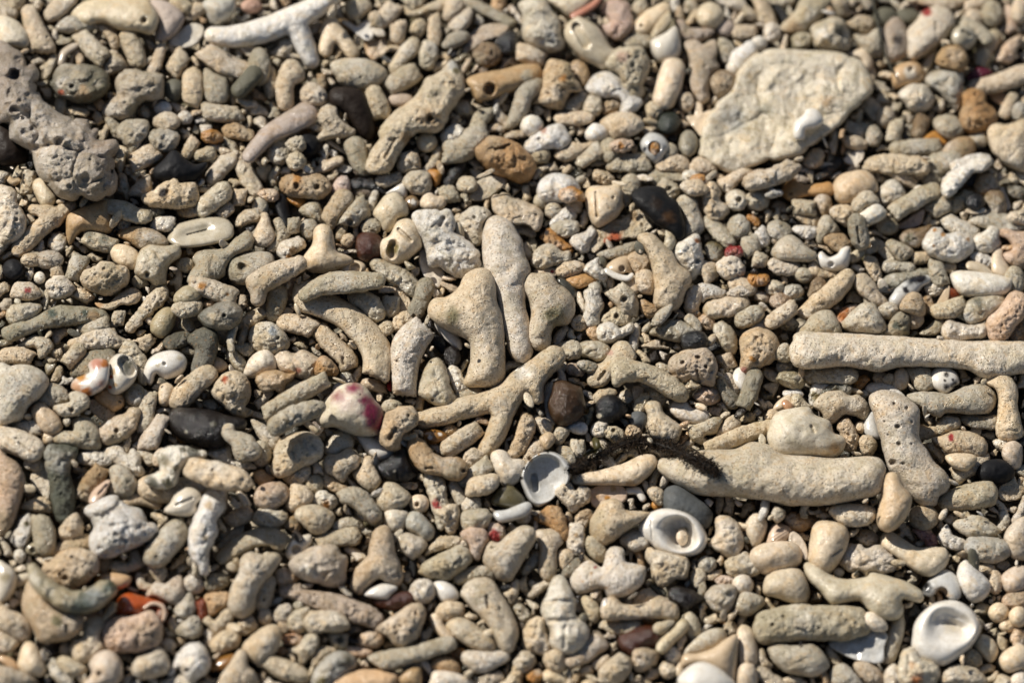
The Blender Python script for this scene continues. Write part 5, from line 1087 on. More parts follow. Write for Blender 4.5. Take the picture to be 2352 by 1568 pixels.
DATA[1, 3] = """
GL.p 6 P -30,80 20,-20 150,-30 280,20 270,90 200,140 100,140
L.f 8 P 360,40 400,-40 560,-60 700,0 710,80 650,170 550,200 430,120 | rounded grey-beige coral block above a small coiled shell mouth | the rounded block
B.r 6 P 270,110 350,40 400,120 380,170 300,150
G.f 6 S 720,140,40 850,100,50 970,100,45
GY.f 8 S 570,270,50 720,240,70 890,220,80
YW.h 7 P 280,340 330,260 430,220 500,210 510,270 470,330 430,400 330,440 280,400 H 370,345,46 | ivory coiled shell showing its round mouth | the ivory shell mouth | snail_shell
LG.w 6 P 920,0 1060,-40 1140,20 1170,80 1090,120 990,70
YW.s 7 P 1180,60 1220,-20 1390,0 1370,100 1340,170 1280,190 1210,130
GA.s 8 P 1370,90 1410,10 1490,0 1570,70 1630,150 1620,230 1560,260 1470,190 1390,150 | bluish grey smooth oval pebble next to a cream tooth-like piece | the bluish grey pebble | pebble
CB.fu 9 P 870,660 920,520 1030,400 1060,240 1110,150 1200,130 1250,230 1270,350 1320,480 1340,600 1290,680 1200,640 1120,610 1040,680 960,750 890,720 H 1300,560,1310,590,14 | beige arrowhead-shaped coral with two feet, on a white shell | the beige arrowhead
W.h 7 P 1000,750 1080,690 1180,660 1290,690 1240,750 1200,790 1080,780 | white shell edge peeping out under the beige arrowhead | the peeping shell edge
CM.r 9 P 320,500 350,410 480,330 620,300 740,320 780,380 840,420 830,560 790,650 690,680 580,650 400,600 K 480,560,90,W | faceted beige coral rock with a white polished corner | the faceted rock
L.s 7 P 0,500 60,400 110,370 170,430 160,530 80,620 0,660
OB.w 7 P 170,590 200,530 290,520 380,570 370,640 250,680 190,650
LC.f 7 S 110,640,70 80,740,75 60,830,75 H 70,800,25
M.p 9 P 210,710 260,650 370,650 450,710 600,720 800,760 940,820 1060,860 1140,930 1150,1010 1080,1055 950,1020 850,990 720,940 520,880 330,800 240,770 H 335,710,14 H 455,770,12 H 545,755,14 H 905,860,18 | long mauve pitted coral slab slanting below the faceted rock | the mauve pitted slab
CM.p 9 P 1080,1060 1180,1000 1290,930 1400,860 1480,840 1540,900 1530,1020 1490,1150 1400,1220 1290,1220 1220,1140 1150,1110 H 1330,1040,20 H 1465,930,22 H 1420,1090,26 | beige horned coral riddled with black pits beside the mauve pitted slab | the black-pitted horn
NNNNNNNS.k 5 P 1080,800 1250,740 1450,740 1470,830 1300,890 1150,880
CW.r 9 P 1410,740 1450,640 1560,615 1630,670 1630,770 1550,840 1460,820 | crinkled cream coral ball above a pitted horn | the crinkled cream ball
W.h 8 P 1640,640 1740,640 1830,700 1860,780 1800,820 1720,820 1660,740 | white pointed whelk-like shell tip beside the crinkled cream ball | the white shell tip
C.f 9 P 1650,930 1690,850 1800,820 1900,850 1900,930 1800,990 1690,980
G.p 9 P 1505,530 1560,450 1750,350 1880,310 1970,370 1980,460 1880,540 1760,620 1600,600 1520,570 | large grey oval of pitted coral above the crinkled cream ball | the grey oval
G.f 6 S 1870,600,55 2030,560,65 2170,560,55
LC.w 8 P 1310,220 1380,190 1530,240 1570,320 1480,400 1420,430 1320,330
LC.r 6 P 1560,390 1620,290 1730,220 1900,240 1980,310 1900,310 1700,340
CP.f 8 P 1890,210 1960,140 2090,160 2130,240 2100,320 2040,430 1980,390 1960,300
CP.r 8 P 2130,120 2180,90 2260,120 2290,190 2240,260 2150,250 K 2195,205,60,R | pinkish coral tip covered by a dark red blotch | the red-blotched tip
CL.r 7 P 1640,0 1700,-40 1850,-60 1870,80 1830,180 1780,190 1700,100
LG.w 6 P 1880,60 1930,-20 2130,-20 2150,80 2060,170 1930,180
CL.f 9 P 2090,450 2110,330 2160,270 2230,280 2330,200 2440,130 2550,150 2560,260 2480,400 2400,530 2340,620 2240,620 2180,560 H 2170,325,22 | thick pale coral trunk with a small tube mouth on its corner | the pale trunk
CL.f 9 P 1890,740 1930,660 2060,600 2180,640 2260,760 2340,900 2400,1080 2380,1220 2320,1290 2240,1230 2150,1060 2050,930 1990,880 1920,800 H 2120,770,2130,870,26 H 2240,880,20 | long beige coral shank with a slot-like hole | the slotted shank
LC.f 8 P 1750,1040 1800,980 1920,980 2080,1080 2180,1180 2170,1270 2050,1260 1900,1200 1800,1120
C.s 7 S 1650,980,50 1700,1080,45 1780,1150,40
LG.fu 10 P 1030,1330 1150,1280 1400,1240 1600,1180 1780,1140 1840,1200 1800,1260 1600,1330 1400,1390 1200,1440 1100,1400 | straight grey coral rod below the black-pitted horn | the straight grey rod
CW.f 10 P 1880,1340 1920,1280 2100,1280 2300,1280 2320,1350 2230,1400 2100,1470 1960,1430
CP.s 8 P 820,1250 900,1230 1060,1270 1040,1310 900,1320
CO.p 8 P 930,1200 980,1110 1080,1080 1150,1080 1170,1180 1100,1240 980,1220
CL.r 9 P 450,1000 490,920 610,900 760,930 850,1010 830,1080 680,1090 540,1110 470,1070
LY.w 8 P 290,1060 310,940 400,890 490,880 450,1000 470,1080 380,1110
CW.p 8 P 160,960 190,870 280,840 330,890 290,1000 210,1020
C.f 7 E 85,960,60,75
LC.f 9 P 50,1360 120,1310 300,1360 450,1440 500,1520 440,1568 250,1530 100,1440
LY.w 9 P 270,1270 380,1230 460,1140 550,1120 580,1200 520,1300 440,1390 400,1380 380,1310
CY.f 8 P 510,1350 550,1250 650,1230 740,1270 650,1330 540,1430
LA.w 9 P 520,1560 540,1450 640,1340 760,1270 900,1320 920,1420 830,1500 700,1600 560,1620 K 840,1390,90,D K 600,1560,50,T
G.f 8 S 700,1170,80 820,1180,70 H 770,1170,44
OP.w 7 P 240,1150 350,1115 430,1150 390,1200 280,1210
ON.w 6 E 230,1280,60,40
OC.s 9 P 660,1540 880,1460 1200,1450 1310,1490 1280,1568 1200,1640 700,1640 | flat-topped tan coral block cut off by the near edge | the near tan block
B.s 8 P 1280,1568 1340,1470 1450,1420 1510,1450 1490,1600
WC.s 9 P 1610,1530 1650,1460 1800,1470 1950,1530 2000,1600 1620,1620
YO.s 9 P 1620,1420 1650,1340 1760,1330 1860,1390 1860,1470 1700,1460
L.f 7 E 1430,1420,90,40
ON.w 7 E 1840,1300,80,50
W.h 8 P 1510,1370 1580,1370 1620,1460 1600,1480
"""
DATA[2, 3] = """
W.h 10 P 1170,150 1210,60 1290,0 1420,-30 1600,10 1720,100 1785,230 1760,330 1670,390 1500,395 1340,340 1280,290 1210,230 O 1545,150,1565,235,72,-0.3 K 1430,150,80,WA K 1565,190,60,TG H 1275,70,1290,250,7 | glossy white ring-like moon snail shell with an oval hole | the white ring shell | snail_shell
C.su 10 E 1562,222,46,74 | cream coral grain sitting inside the hole of the white ring shell
LW.w 6 E 100,40,70,60
C.f 9 P 220,220 230,170 330,160 430,180 460,270 410,350 410,480 390,580 330,630 270,580 250,450 260,330 | upright cream coral tooth with a square top | the cream tooth
CW.r 9 P 510,290 530,130 560,100 650,130 670,250 660,330 600,395 530,350 K 590,210,30,B
C.f 7 P 420,430 440,350 520,350 570,400 540,460 470,530
GD.f 8 P 450,570 520,470 600,420 640,460 590,560 520,600
CB.r 7 P 580,90 620,0 700,-30 740,30 690,110 650,150
LG.f 7 P 680,260 730,220 860,330 860,450 760,440 690,350
CW.f 10 P 540,610 620,500 720,450 830,510 880,360 950,320 1020,350 1040,450 1140,480 1220,510 1210,620 1150,700 1050,760 900,780 830,700 700,730 590,740 K 765,505,16,R K 650,635,16,OC K 860,690,18,OC K 730,560,16,OC | knobbly star-shaped cream coral with orange flecks | the knobbly star
LC.f 7 P 990,250 1040,190 1200,170 1250,310 1120,350 1030,310
CL.r 9 P 1230,400 1260,330 1400,370 1580,410 1630,460 1600,600 1500,620 1400,680 1310,640 1290,520 | square grey-beige coral crust just below the white ring shell | the square crust
C.w 9 P 1870,60 1940,40 2060,80 2110,200 2120,320 2050,440 1970,400 1860,330 1800,290 1870,210
LC.s 8 P 2150,150 2190,40 2260,10 2340,100 2300,250 2220,320
LA.w 8 E 1790,475,85,70
YL.r 7 P 1960,470 2060,400 2150,370 2200,420 2280,540 2200,580 2020,580
C.s 9 P 2190,430 2230,330 2370,280 2580,280 2660,370 2640,480 2500,540 2351,570 2270,540 | large smooth cream coral bulb beside the square-shouldered vertebra | the cream bulb
YL.f 7 P 1650,640 1660,540 1750,520 1780,600 1720,700
CW.s 9 E 2120,670,90,95
PW.r 8 P 1870,620 1930,580 2030,600 2000,650 1900,660 | tiny red and white spiky coral crumb | the red crumb
C.f 7 P 1780,590 1850,550 1920,530 1910,580 1820,620
MG.r 7 P 1790,720 1900,660 2050,690 2050,820 1980,910 1850,900 1780,800
LG.f 8 P 2050,880 2100,760 2200,740 2310,800 2300,870 2180,950 2090,940
KN.k 7 P 1440,790 1470,700 1560,690 1700,740 1760,790 1690,850 1600,900 1500,850 | wet black-brown pebble below the square crust | the wet dark pebble
D.m 5 P 1280,680 1350,680 1410,740 1380,770
WL.w 10 P 370,620 420,580 480,600 530,700 580,830 580,940 640,990 700,1080 680,1200 600,1280 500,1310 400,1260 340,1180 350,1080 280,960 280,870 320,760 H 290,830,570,810,34,-1 H 300,1000,600,980,36,-1 H 490,1050,480,1240,30,-1 | lumpy white spired sea snail shell, wet, standing near the front | the white spired shell | snail_shell
C.fu 10 P 820,870 880,790 950,790 1030,850 1200,840 1350,790 1490,840 1530,900 1500,980 1300,970 1050,980 900,990 830,960 | cream coral peg with a mauve ring at one end | the ringed peg
> ring_cap MW.h 10 E 862,890,48,104
LY.f 8 P 800,1040 830,990 1000,1000 1150,990 1170,1050 1090,1120 930,1110
C.r 7 P 1120,840 1180,720 1260,700 1330,760 1450,800 1400,830 1250,850
O.w 6 E 1260,990,60,40
YL.f 8 P 640,790 690,760 790,840 800,960 740,1010 660,920
NNNNNNNS.k 5 P 985,1150 1100,1080 1250,1040 1390,1090 1350,1230 1250,1240 1130,1330 1010,1260 | flat dark red-brown stone near the front, beside the white spired shell | the red-brown stone
C.r 9 P 100,1180 130,1040 200,970 290,980 300,1100 350,1230 300,1320 190,1280 110,1240
MC.f 9 P 480,1370 620,1250 700,1150 780,1090 850,1160 880,1230 780,1310 640,1400 550,1420
LC.r 8 P 20,1400 60,1290 140,1270 220,1340 190,1420 100,1480
C.f 9 P 300,1380 330,1290 450,1260 490,1350 480,1450 380,1470
BC.w 9 P 1100,1390 1130,1260 1240,1240 1350,1290 1330,1370 1240,1440 1150,1450
GY.s 10 P 1330,1260 1360,1180 1480,1060 1570,980 1620,1030 1580,1110 1480,1200 1390,1290 | grey tapered coral spike pointing down at the red-brown stone's side | the grey spike
LG.s 8 P 1580,960 1640,920 1710,1000 1720,1120 1660,1180 1580,1080
LG.s 9 P 1570,1310 1620,1220 1780,1100 1920,1070 1970,1130 1950,1200 1850,1260 1700,1290
W.w 8 E 1480,1310,75,85
CB.h 10 P 1570,1420 1580,1310 1700,1300 1850,1250 1960,1170 2060,1130 2070,1250 2060,1420 2060,1568 1900,1500 1740,1400 | tan angular shell collar behind a large white disc at the near edge | the tan shell collar
W.h 11 P 1530,1568 1560,1480 1680,1390 1810,1390 1950,1470 2050,1600 1900,1700 1650,1700 | smooth large white shell dome cut off by the near edge | the near white dome
C.s 10 P 2080,1250 2070,1130 2110,1040 2200,1080 2250,1230 2250,1350 2220,1400 2100,1400
C.s 10 P 2090,1410 2220,1410 2240,1600 2080,1600
MD.s 8 P 2210,1080 2300,960 2400,980 2400,1150 2300,1200
LC.r 9 P 800,1568 830,1420 950,1310 1010,1290 1090,1370 1080,1470 1000,1568
O.w 9 E 210,1500,70,60 | round orange bead-like pebble at the near edge | the orange bead | pebble
CY.s 9 P 290,1540 320,1450 430,1470 520,1568
C.f 8 P 740,1400 760,1360 880,1310 890,1400 800,1450
LC.w 8 P 1350,1430 1400,1370 1500,1420 1490,1500 1400,1520
LY.f 8 P 1300,1090 1330,1020 1480,1000 1450,1060 1380,1120
"""
DATA[3, 3] = """
WC.f 9 P 570,0 620,-60 850,-70 980,-30 980,60 880,120 740,120 640,80
BY.f 9 P 1300,60 1330,-30 1470,-60 1560,20 1540,110 1440,165 1340,130
OB.w 8 P 155,80 190,20 330,20 450,60 400,140 280,180 200,140 | wet ochre-brown pebble beside a ribbed orange shell scrap | the ochre-brown pebble | pebble
OW.hb 8 P 0,230 60,110 200,140 200,220 130,280 0,290 | small orange shell scrap with ribs | the ribbed orange scrap
C.s 10 P 400,200 430,110 500,75 680,110 730,180 730,280 690,400 560,560 460,540 370,440 380,360 H 590,400,680,330,12 | square-shouldered cream coral piece like a vertebra | the square-shouldered vertebra
WB.ht 9 P 205,270 220,180 300,230 350,330 350,430 290,360 | thin pointed white shell shard stuck upright beside the vertebra | the upright shell shard
LC.s 8 P 0,580 170,520 300,540 370,690 350,820 250,840 80,780 -30,740
LG.su 12 P 330,480 430,480 560,570 700,620 900,600 960,560 1100,590 1260,640 1410,730 1400,820 1230,790 1240,900 1190,970 1080,980 950,920 840,810 700,830 590,840 480,720 380,620 | smooth blurred grey coral fork, three-lobed, close to the viewer | the smooth grey fork
WC.r 10 P 670,460 740,310 850,290 900,330 1030,290 1100,370 1170,440 1160,530 1060,560 940,540 910,600 850,540 740,540 | popcorn-like white coral chunk just above the smooth grey fork | the popcorn chunk
CL.s 10 P 1040,300 1060,200 1150,190 1300,290 1400,330 1520,320 1630,340 1650,450 1560,560 1450,580 1300,500 1150,390
VP.r 8 P 1340,160 1460,150 1520,200 1560,280 1490,320 1420,260 | crumbly reddish purple coral crumb under a round beige pebble | the reddish purple crumb
W.p 8 P 1565,250 1640,110 1700,200 1810,260 1800,330 1690,340
LG.f 8 P 1700,110 1850,30 1980,60 2130,160 2050,230 1850,220
LA.f 10 P 1810,350 1850,240 2050,230 2200,280 2230,380 2100,460 1930,440
LM.s 9 P 2180,200 2300,60 2400,80 2400,400 2250,420 2200,320
W.s 11 P 1740,560 1800,450 1870,480 1980,580 2040,680 1990,780 1880,820 1790,720 | smooth white oval pebble leaning beside a small ochre-mouthed shell | the white oval pebble | pebble
WA.h 11 P 1420,720 1500,600 1600,530 1700,560 1760,660 1760,780 1680,800 1590,710 1490,770 H 1600,740,55 K 1600,740,70,OY K 1460,680,60,K | little pearly snail shell with an ochre mouth and a black patch | the ochre-mouthed snail | snail_shell
W.h 13 P 1330,1150 1350,1020 1440,900 1560,830 1720,815 1850,880 1930,980 1950,1080 1880,1210 1760,1320 1620,1400 1480,1380 1390,1330 1330,1240 O 1620,990,1780,1060,52,0.5 K 1700,1050,90,WYY | largest glossy white snail shell, blurred, with a wide shallow hollow, near the front corner | the largest white shell | snail_shell
WA.ht 11 P 560,1200 700,1170 850,1140 1000,1080 1090,1130 1060,1250 1050,1370 900,1370 760,1330 640,1270 | pale lilac-white pointed shell wing below the long spotted grey coral | the lilac shell wing
CW.s 11 P 880,1010 900,930 990,930 1080,1010 1080,1080 960,1080
G.p 10 P -100,960 0,900 120,870 280,850 480,860 750,860 880,900 940,1020 900,1120 700,1170 300,1180 100,1200 -60,1200 -140,1090 H 45,1030,30 H 470,1060,22 | long thick grey coral with spots and a round hole, near the front | the long spotted grey coral
LG.s 10 P 1060,1380 1080,1200 1150,1000 1230,930 1250,1080 1200,1260 1150,1370
LG.f 9 P 0,1260 90,1210 250,1230 430,1230 540,1340 540,1440 420,1500 250,1480 100,1420
WY.w 11 P 1200,1400 1240,1280 1330,1240 1400,1340 1550,1400 1540,1568 1250,1600 1200,1480 K 1370,1540,70,OS K 1320,1400,30,OC | translucent white coral with a rusty base under the largest white shell | the rusty-based piece
C.f 8 E 2090,640,60,110
CM.s 9 P 2150,600 2230,520 2351,500 2400,560 2351,700 2200,730
CP.f 9 P 2150,820 2230,740 2400,730 2400,850 2260,880
C.s 9 E 2120,920,90,85
C.s 9 E 2210,1040,80,55
C.s 9 E 2300,960,80,90
CL.s 9 P 1900,1230 1960,1130 2060,1170 2110,1280 2050,1370 1960,1300
C.f 9 P 1810,1350 1860,1260 1950,1300 1960,1400 1850,1420
C.s 9 P 2130,1360 2200,1260 2351,1230 2400,1400 2200,1460
LC.f 9 P 1610,1568 1640,1450 1750,1400 1900,1430 2000,1568
OC.w 8 E 2300,1160,60,100
WC.s 9 P 2250,1500 2351,1460 2400,1600 2250,1600
GY.f 8 S 1880,1000,60 1950,1060,50
LG.f 9 P 580,1450 680,1390 800,1480 850,1600 600,1600
CM.f 9 P 790,1400 900,1370 1030,1460 1060,1568 900,1568
WC.w 9 P 1080,1450 1180,1400 1240,1500 1230,1600 1080,1600
W.s 8 E 650,550,45,35
CY.f 8 E 2000,520,80,50
LB.f 7 P 810,240 870,170 980,190 1010,280 900,300
"""
# ---------------------------------------------------------------- read the lines above
def parse_shape(tok, ox, oy):
    prims, dents, stains, cur = [], [], [], None
    sx = lambda v: ox + v / 4.0; sy = lambda v: oy + v / 4.0
    for t in tok:
        if t in 'PSEHKO' and len(t) == 1:
            cur = t
            if t in 'PSE': prims.append((t, []))
            continue
        v = t.split(',')
        if cur == 'K': stains.append((sx(float(v[0])), sy(float(v[1])), float(v[2]) / 4, v[3])); continue
        v = [float(a) for a in v]
        if cur == 'O': dents.append(('ring', sx(v[0]), sy(v[1]), sx(v[2]), sy(v[3]), v[4] / 4, v[5]))
        elif cur == 'H':
            if len(v) == 3: dents.append((sx(v[0]), sy(v[1]), v[2] / 4))
            elif len(v) == 4: dents.append((sx(v[0]), sy(v[1]), v[2] / 4, -1))
            else:
                d = (sx(v[0]), sy(v[1]), sx(v[2]), sy(v[3]), v[4] / 4)
                dents.append(d + tuple(v[5:]))
        elif cur == 'P': prims[-1][1].append((sx(v[0]), sy(v[1])))
        elif cur == 'S': prims[-1][1].append((sx(v[0]), sy(v[1]), v[2] / 4))
        elif cur == 'E': prims[-1][1].append((sx(v[0]), sy(v[1]), v[2] / 4, v[3] / 4) + tuple(v[4:]))
    return prims, dents, stains
items = []
for (c, r), txt in DATA.items():
    for ln in txt.strip().split('\n'):
        fs = [a.strip() for a in ln.split('|')]
        tk = fs[0].split(); part = None
        if tk[0] == '>': part = tk[1]; tk = tk[2:]
        code, style = tk[0].split('.'); lay = int(tk[1])
        pr, de, st = parse_shape(tk[2:], 588 * c, 392 * r)
        it = dict(code=code, style=style, lay=lay, prims=pr, dents=de, stains=st, label=fs[1] if len(fs) > 1 else '',
                  ref=fs[2] if len(fs) > 2 else '', kind=fs[3] if len(fs) > 3 else '', parts=[])
        if part: it['part'] = part; items[-1]['parts'].append(it)
        else: items.append(it)
for n, it in enumerate(items): it['n'] = n
items.sort(key=lambda a: (a['lay'], a['n']))

# ---------------------------------------------------------------- the setting: the grit underneath and the deep layer of rubble
def ground_mat():
    m, nt, p = nodes_of('coral_grit'); L = nt.links.new
    tc = mk(nt, 'ShaderNodeTexCoord'); vo = mk(nt, 'ShaderNodeTexVoronoi', i_Scale=330.0); L(tc.outputs['Object'], vo.inputs['Vector'])
    nz = mk(nt, 'ShaderNodeTexNoise', i_Scale=160.0, i_Detail=5.0); L(tc.outputs['Object'], nz.inputs['Vector'])
    hs = mk(nt, 'ShaderNodeSeparateColor'); L(vo.outputs['Color'], hs.inputs[0])
    c = ramp(nt, hs.outputs[0], [(0.0, (.05, .045, .035)), (0.35, (.16, .14, .10)), (0.7, (.30, .25, .17)), (1.0, (.45, .39, .30))])
    L(c, p.inputs['Base Color']); p.inputs['Roughness'].default_value = 0.75
    b = mk(nt, 'ShaderNodeBump', i_Strength=1.0, i_Distance=0.002)
    L(math_(nt, 'SUBTRACT', nz.outputs[0], vo.outputs['Distance']), b.inputs['Height']); L(b.outputs[0], p.inputs['Normal'])
    return m
gp = np.array([(-30, -30, -.017), (30, -30, -.017), (30, 60, -.017), (-30, 60, -.017)], float)
gm = mesh_from('beach_ground', gp, np.array([[0, 1, 2, 3]]), np.zeros((4, 3)) + .2, ground_mat())
go = bpy.data.objects.new('beach_ground', gm); COL.objects.link(go); go['kind'] = 'structure'

FILL = ['C', 'CW', 'L', 'LW', 'G', 'CL', 'CL', 'GL', 'YC', 'W', 'CB', 'D', 'CM', 'CW', 'LC', 'OC', 'N', 'LC', 'GC', 'C', 'CL', 'CY', 'W', 'C', 'CW', 'C', 'CW', 'LC', 'C', 'YC']
acc = dict(P=[], F=[], col=[], mi=[]); nv = [0]
def add(P, F, col, mi):
    acc['P'].append(P); acc['F'].append(F + nv[0]); acc['col'].append(col); acc['mi'].append(np.full(len(F), mi)); nv[0] += len(P)
# deep layer: solid lumps and sticks tumbled every way, tops level with the beach
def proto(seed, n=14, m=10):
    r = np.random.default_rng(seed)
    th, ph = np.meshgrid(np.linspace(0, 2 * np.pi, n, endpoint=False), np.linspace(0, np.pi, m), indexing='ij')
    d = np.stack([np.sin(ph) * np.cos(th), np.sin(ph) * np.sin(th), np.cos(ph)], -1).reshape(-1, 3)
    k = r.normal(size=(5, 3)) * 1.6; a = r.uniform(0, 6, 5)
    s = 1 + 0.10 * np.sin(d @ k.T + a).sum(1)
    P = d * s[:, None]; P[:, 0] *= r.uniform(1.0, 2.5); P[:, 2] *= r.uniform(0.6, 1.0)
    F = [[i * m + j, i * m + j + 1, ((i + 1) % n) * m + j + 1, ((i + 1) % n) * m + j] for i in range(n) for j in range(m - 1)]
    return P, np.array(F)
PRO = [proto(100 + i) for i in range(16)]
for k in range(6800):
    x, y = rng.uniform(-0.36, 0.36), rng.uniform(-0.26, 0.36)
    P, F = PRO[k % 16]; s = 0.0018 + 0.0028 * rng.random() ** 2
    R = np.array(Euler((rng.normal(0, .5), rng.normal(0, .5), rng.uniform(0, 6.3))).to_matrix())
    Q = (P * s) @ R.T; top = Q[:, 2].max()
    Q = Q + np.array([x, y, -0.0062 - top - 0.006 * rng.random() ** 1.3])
    cc = colour(('G', 'D', 'M', 'T', 'L', 'B', 'N', 'D')[rng.integers(8)]) * rng.uniform(.45, .8)      # rubble colours darkened to paint deeper shade into the gaps
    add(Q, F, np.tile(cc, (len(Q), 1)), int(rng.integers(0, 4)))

# ---------------------------------------------------------------- lay down the fragments, lowest first
SUN_SIDE = None
def auto_kind(it, b):
    s, c = it['style'], it['code']
    if it['kind']: return it['kind']
    if 'h' in s: return 'shell_fragment'
    if 'k' in s or 'm' in s: return 'pebble'
    if c[0] in 'ON' and b['asp'] < 2: return 'pebble'
    if 't' in s: return 'coral_chip'
    if sum(1 for p in it['prims'] if p[0] == 'S') > 1: return 'coral_branch'
    if b['asp'] > 1.95: return 'coral_finger'
    if 'p' in s: return 'pitted_coral'
    if b['area'] < 1150: return 'coral_nub'
    if 'r' in s: return 'rough_coral'
    if 's' in s: return 'coral_pebble'
    return 'coral_lump'
CAT = {'shell_fragment': 'shell', 'snail_shell': 'snail shell', 'pebble': 'pebble', 'spine_stick': 'stick', 'sea_tube': 'tube'}
GROUP = {'coral_chip': 'flat coral chips', 'coral_branch': 'branched coral', 'coral_finger': 'finger-shaped coral pieces', 'pitted_coral': 'pitted coral pieces', 'coral_nub': 'small coral nubs',
         'coral_lump': 'coral lumps', 'rough_coral': 'rough coral pieces', 'coral_pebble': 'smooth worn coral pebbles', 'shell_fragment': 'broken shells', 'snail_shell': 'sea snail shells', 'pebble': 'pebbles among the coral'}
def mat_of(style): return MAT[next((s for s in style if s in MAT), 'f')]
CW, CH, SCL = 1620, 1160, 0.45                     # which parts of the beach are taken already (0.45 cell per view pixel)
OXV, OYV = -620, -480
taken = np.zeros((CW, CH), bool)
def take(mask):
    xs, ys, ins = mask
    a = np.argwhere(ins); i = ((xs[a[:, 0]] - OXV) * SCL).astype(int); j = ((ys[a[:, 1]] - OYV) * SCL).astype(int)
    ok = (i >= 0) & (i < CW - 1) & (j >= 0) & (j < CH - 1); i, j = i[ok], j[ok]
    for d in (0, 1):
        for e in (0, 1): taken[np.minimum(i + d, CW - 1), np.minimum(j + e, CH - 1)] = True
def link_piece(name, b, style, parent=None):
    P = b['P']; org = np.array([P[:, 0].mean(), P[:, 1].mean(), P[:, 2].min()]) if parent is None else np.zeros(3)
    if parent is not None: P = P - parent['_o']
    me = mesh_from(name, P - org, b['F'], b['col'], mat_of(style))
    o = bpy.data.objects.new(name, me); COL.objects.link(o)
    if parent is None: o.location = org
    else: o.parent = parent['_ob']
    return o, org
things = []
for it in items:
    b = build(it['prims'], it['dents'], it['stains'], it['code'], it['style'], 1000 + it['n'])
    if b is None: continue
    kind = auto_kind(it, b)
    if kind == 'snail_shell' or it['parts']: name = kind
    else: name = kind
    if it['parts']:                                # a thing with parts: an Empty that carries them
        Pm = b['P']; org = np.array([Pm[:, 0].mean(), Pm[:, 1].mean(), Pm[:, 2].min()])
        o = bpy.data.objects.new(name, None); o.empty_display_size = .004; COL.objects.link(o); o.location = org; take(b['mask'])
        link_piece('shell_body' if 'shell' in kind else 'coral_body', b, it['style'], dict(_ob=o, _o=org))
    else: o, org = link_piece(name, b, it['style']); take(b['mask'])
    it.update(ob=o, b=b, kind=kind); things.append(it)
    for ch in it['parts']:
        cb = build(ch['prims'], ch['dents'], ch['stains'], ch['code'], ch['style'], 5000 + it['n'], cell=1.1, sink=0.9, grow=0.5)
        link_piece(ch['part'], cb, ch['style'], dict(_ob=o, _o=org))

# ---------------------------------------------------------------- labels: what it looks like, and what it lies beside
LAND = [t for t in things if t['ref']]
NOUN = {'rough_coral': 'rough coral piece', 'coral_pebble': 'coral pebble', 'coral_finger': 'coral finger', 'coral_lump': 'coral lump', 'pitted_coral': 'pitted coral piece', 'coral_nub': 'coral nub', 'coral_chip': 'flat coral chip',
        'coral_branch': 'coral branch', 'shell_fragment': 'shell piece', 'pebble': 'pebble', 'snail_shell': 'snail shell'}
seen = set(t['label'] for t in things if t['label'])
def describe(t):
    a = t['b']['area']; size = 'tiny' if a < 560 else 'small' if a < 1400 else 'medium' if a < 3300 else 'large'
    s = t['style']; tex = 'wet ' if 'w' in s or 'k' in s else 'rough ' if 'r' in s and t['kind'] != 'rough_coral' else 'smooth ' if 's' in s else ''
    d = f"{size} {tex}{WORD[t['code'][0]]} {NOUN.get(t['kind'], t['kind'].replace('_', ' '))}"
    if any(len(h) == 3 and h[2] > 4 for h in t['dents'] if h[0] != 'ring'): d += ' with a hole'
    return d
for t in things:
    o = t['ob']; o['category'] = CAT.get(t['kind'], 'coral')
    if t['kind'] in GROUP: o['group'] = GROUP[t['kind']]
    if not t['label']:
        d = describe(t); cx, cy = t['b']['c']; best = []
        near = sorted(LAND, key=lambda q: math.hypot(q['b']['c'][0] - cx, q['b']['c'][1] - cy))[:7]
        for q in near:
            dx, dy = cx - q['b']['c'][0], cy - q['b']['c'][1]
            if abs(dy) > 1.3 * abs(dx): best.append(f"{'just below' if dy > 0 else 'just above'} {q['ref']}")
        for i, q in enumerate(near[:5]):
            for p in near[i + 1:]:
                v1 = (q['b']['c'][0] - cx, q['b']['c'][1] - cy); v2 = (p['b']['c'][0] - cx, p['b']['c'][1] - cy)
                if (v1[0] * v2[0] + v1[1] * v2[1]) < -0.5 * math.hypot(*v1) * math.hypot(*v2):
                    best.append(f"between {q['ref']} and {p['ref'].removeprefix('the ')}")
        for q in near[:3]:
            dx = cx - q['b']['c'][0]
            best.append(f"to the {'right' if dx > 0 else 'left'} of {q['ref']}")
        best = [x for x in best if len((d + ' ' + x).split()) <= 16]
        lab = next((d + ' ' + x for x in best if d + ' ' + x not in seen), None)
        if lab is None: lab = next((d + ' nearest to ' + q['ref'] for q in near if len((d + q['ref']).split()) <= 13 and d + ' nearest to ' + q['ref'] not in seen), d + ' near ' + near[0]['ref'].split(' ', 1)[1])
        lab = lab if len(lab.split()) < 17 else lab.replace('flat coral chip', 'chip'); t['label'] = lab
    seen.add(t['label']); o['label'] = t['label']

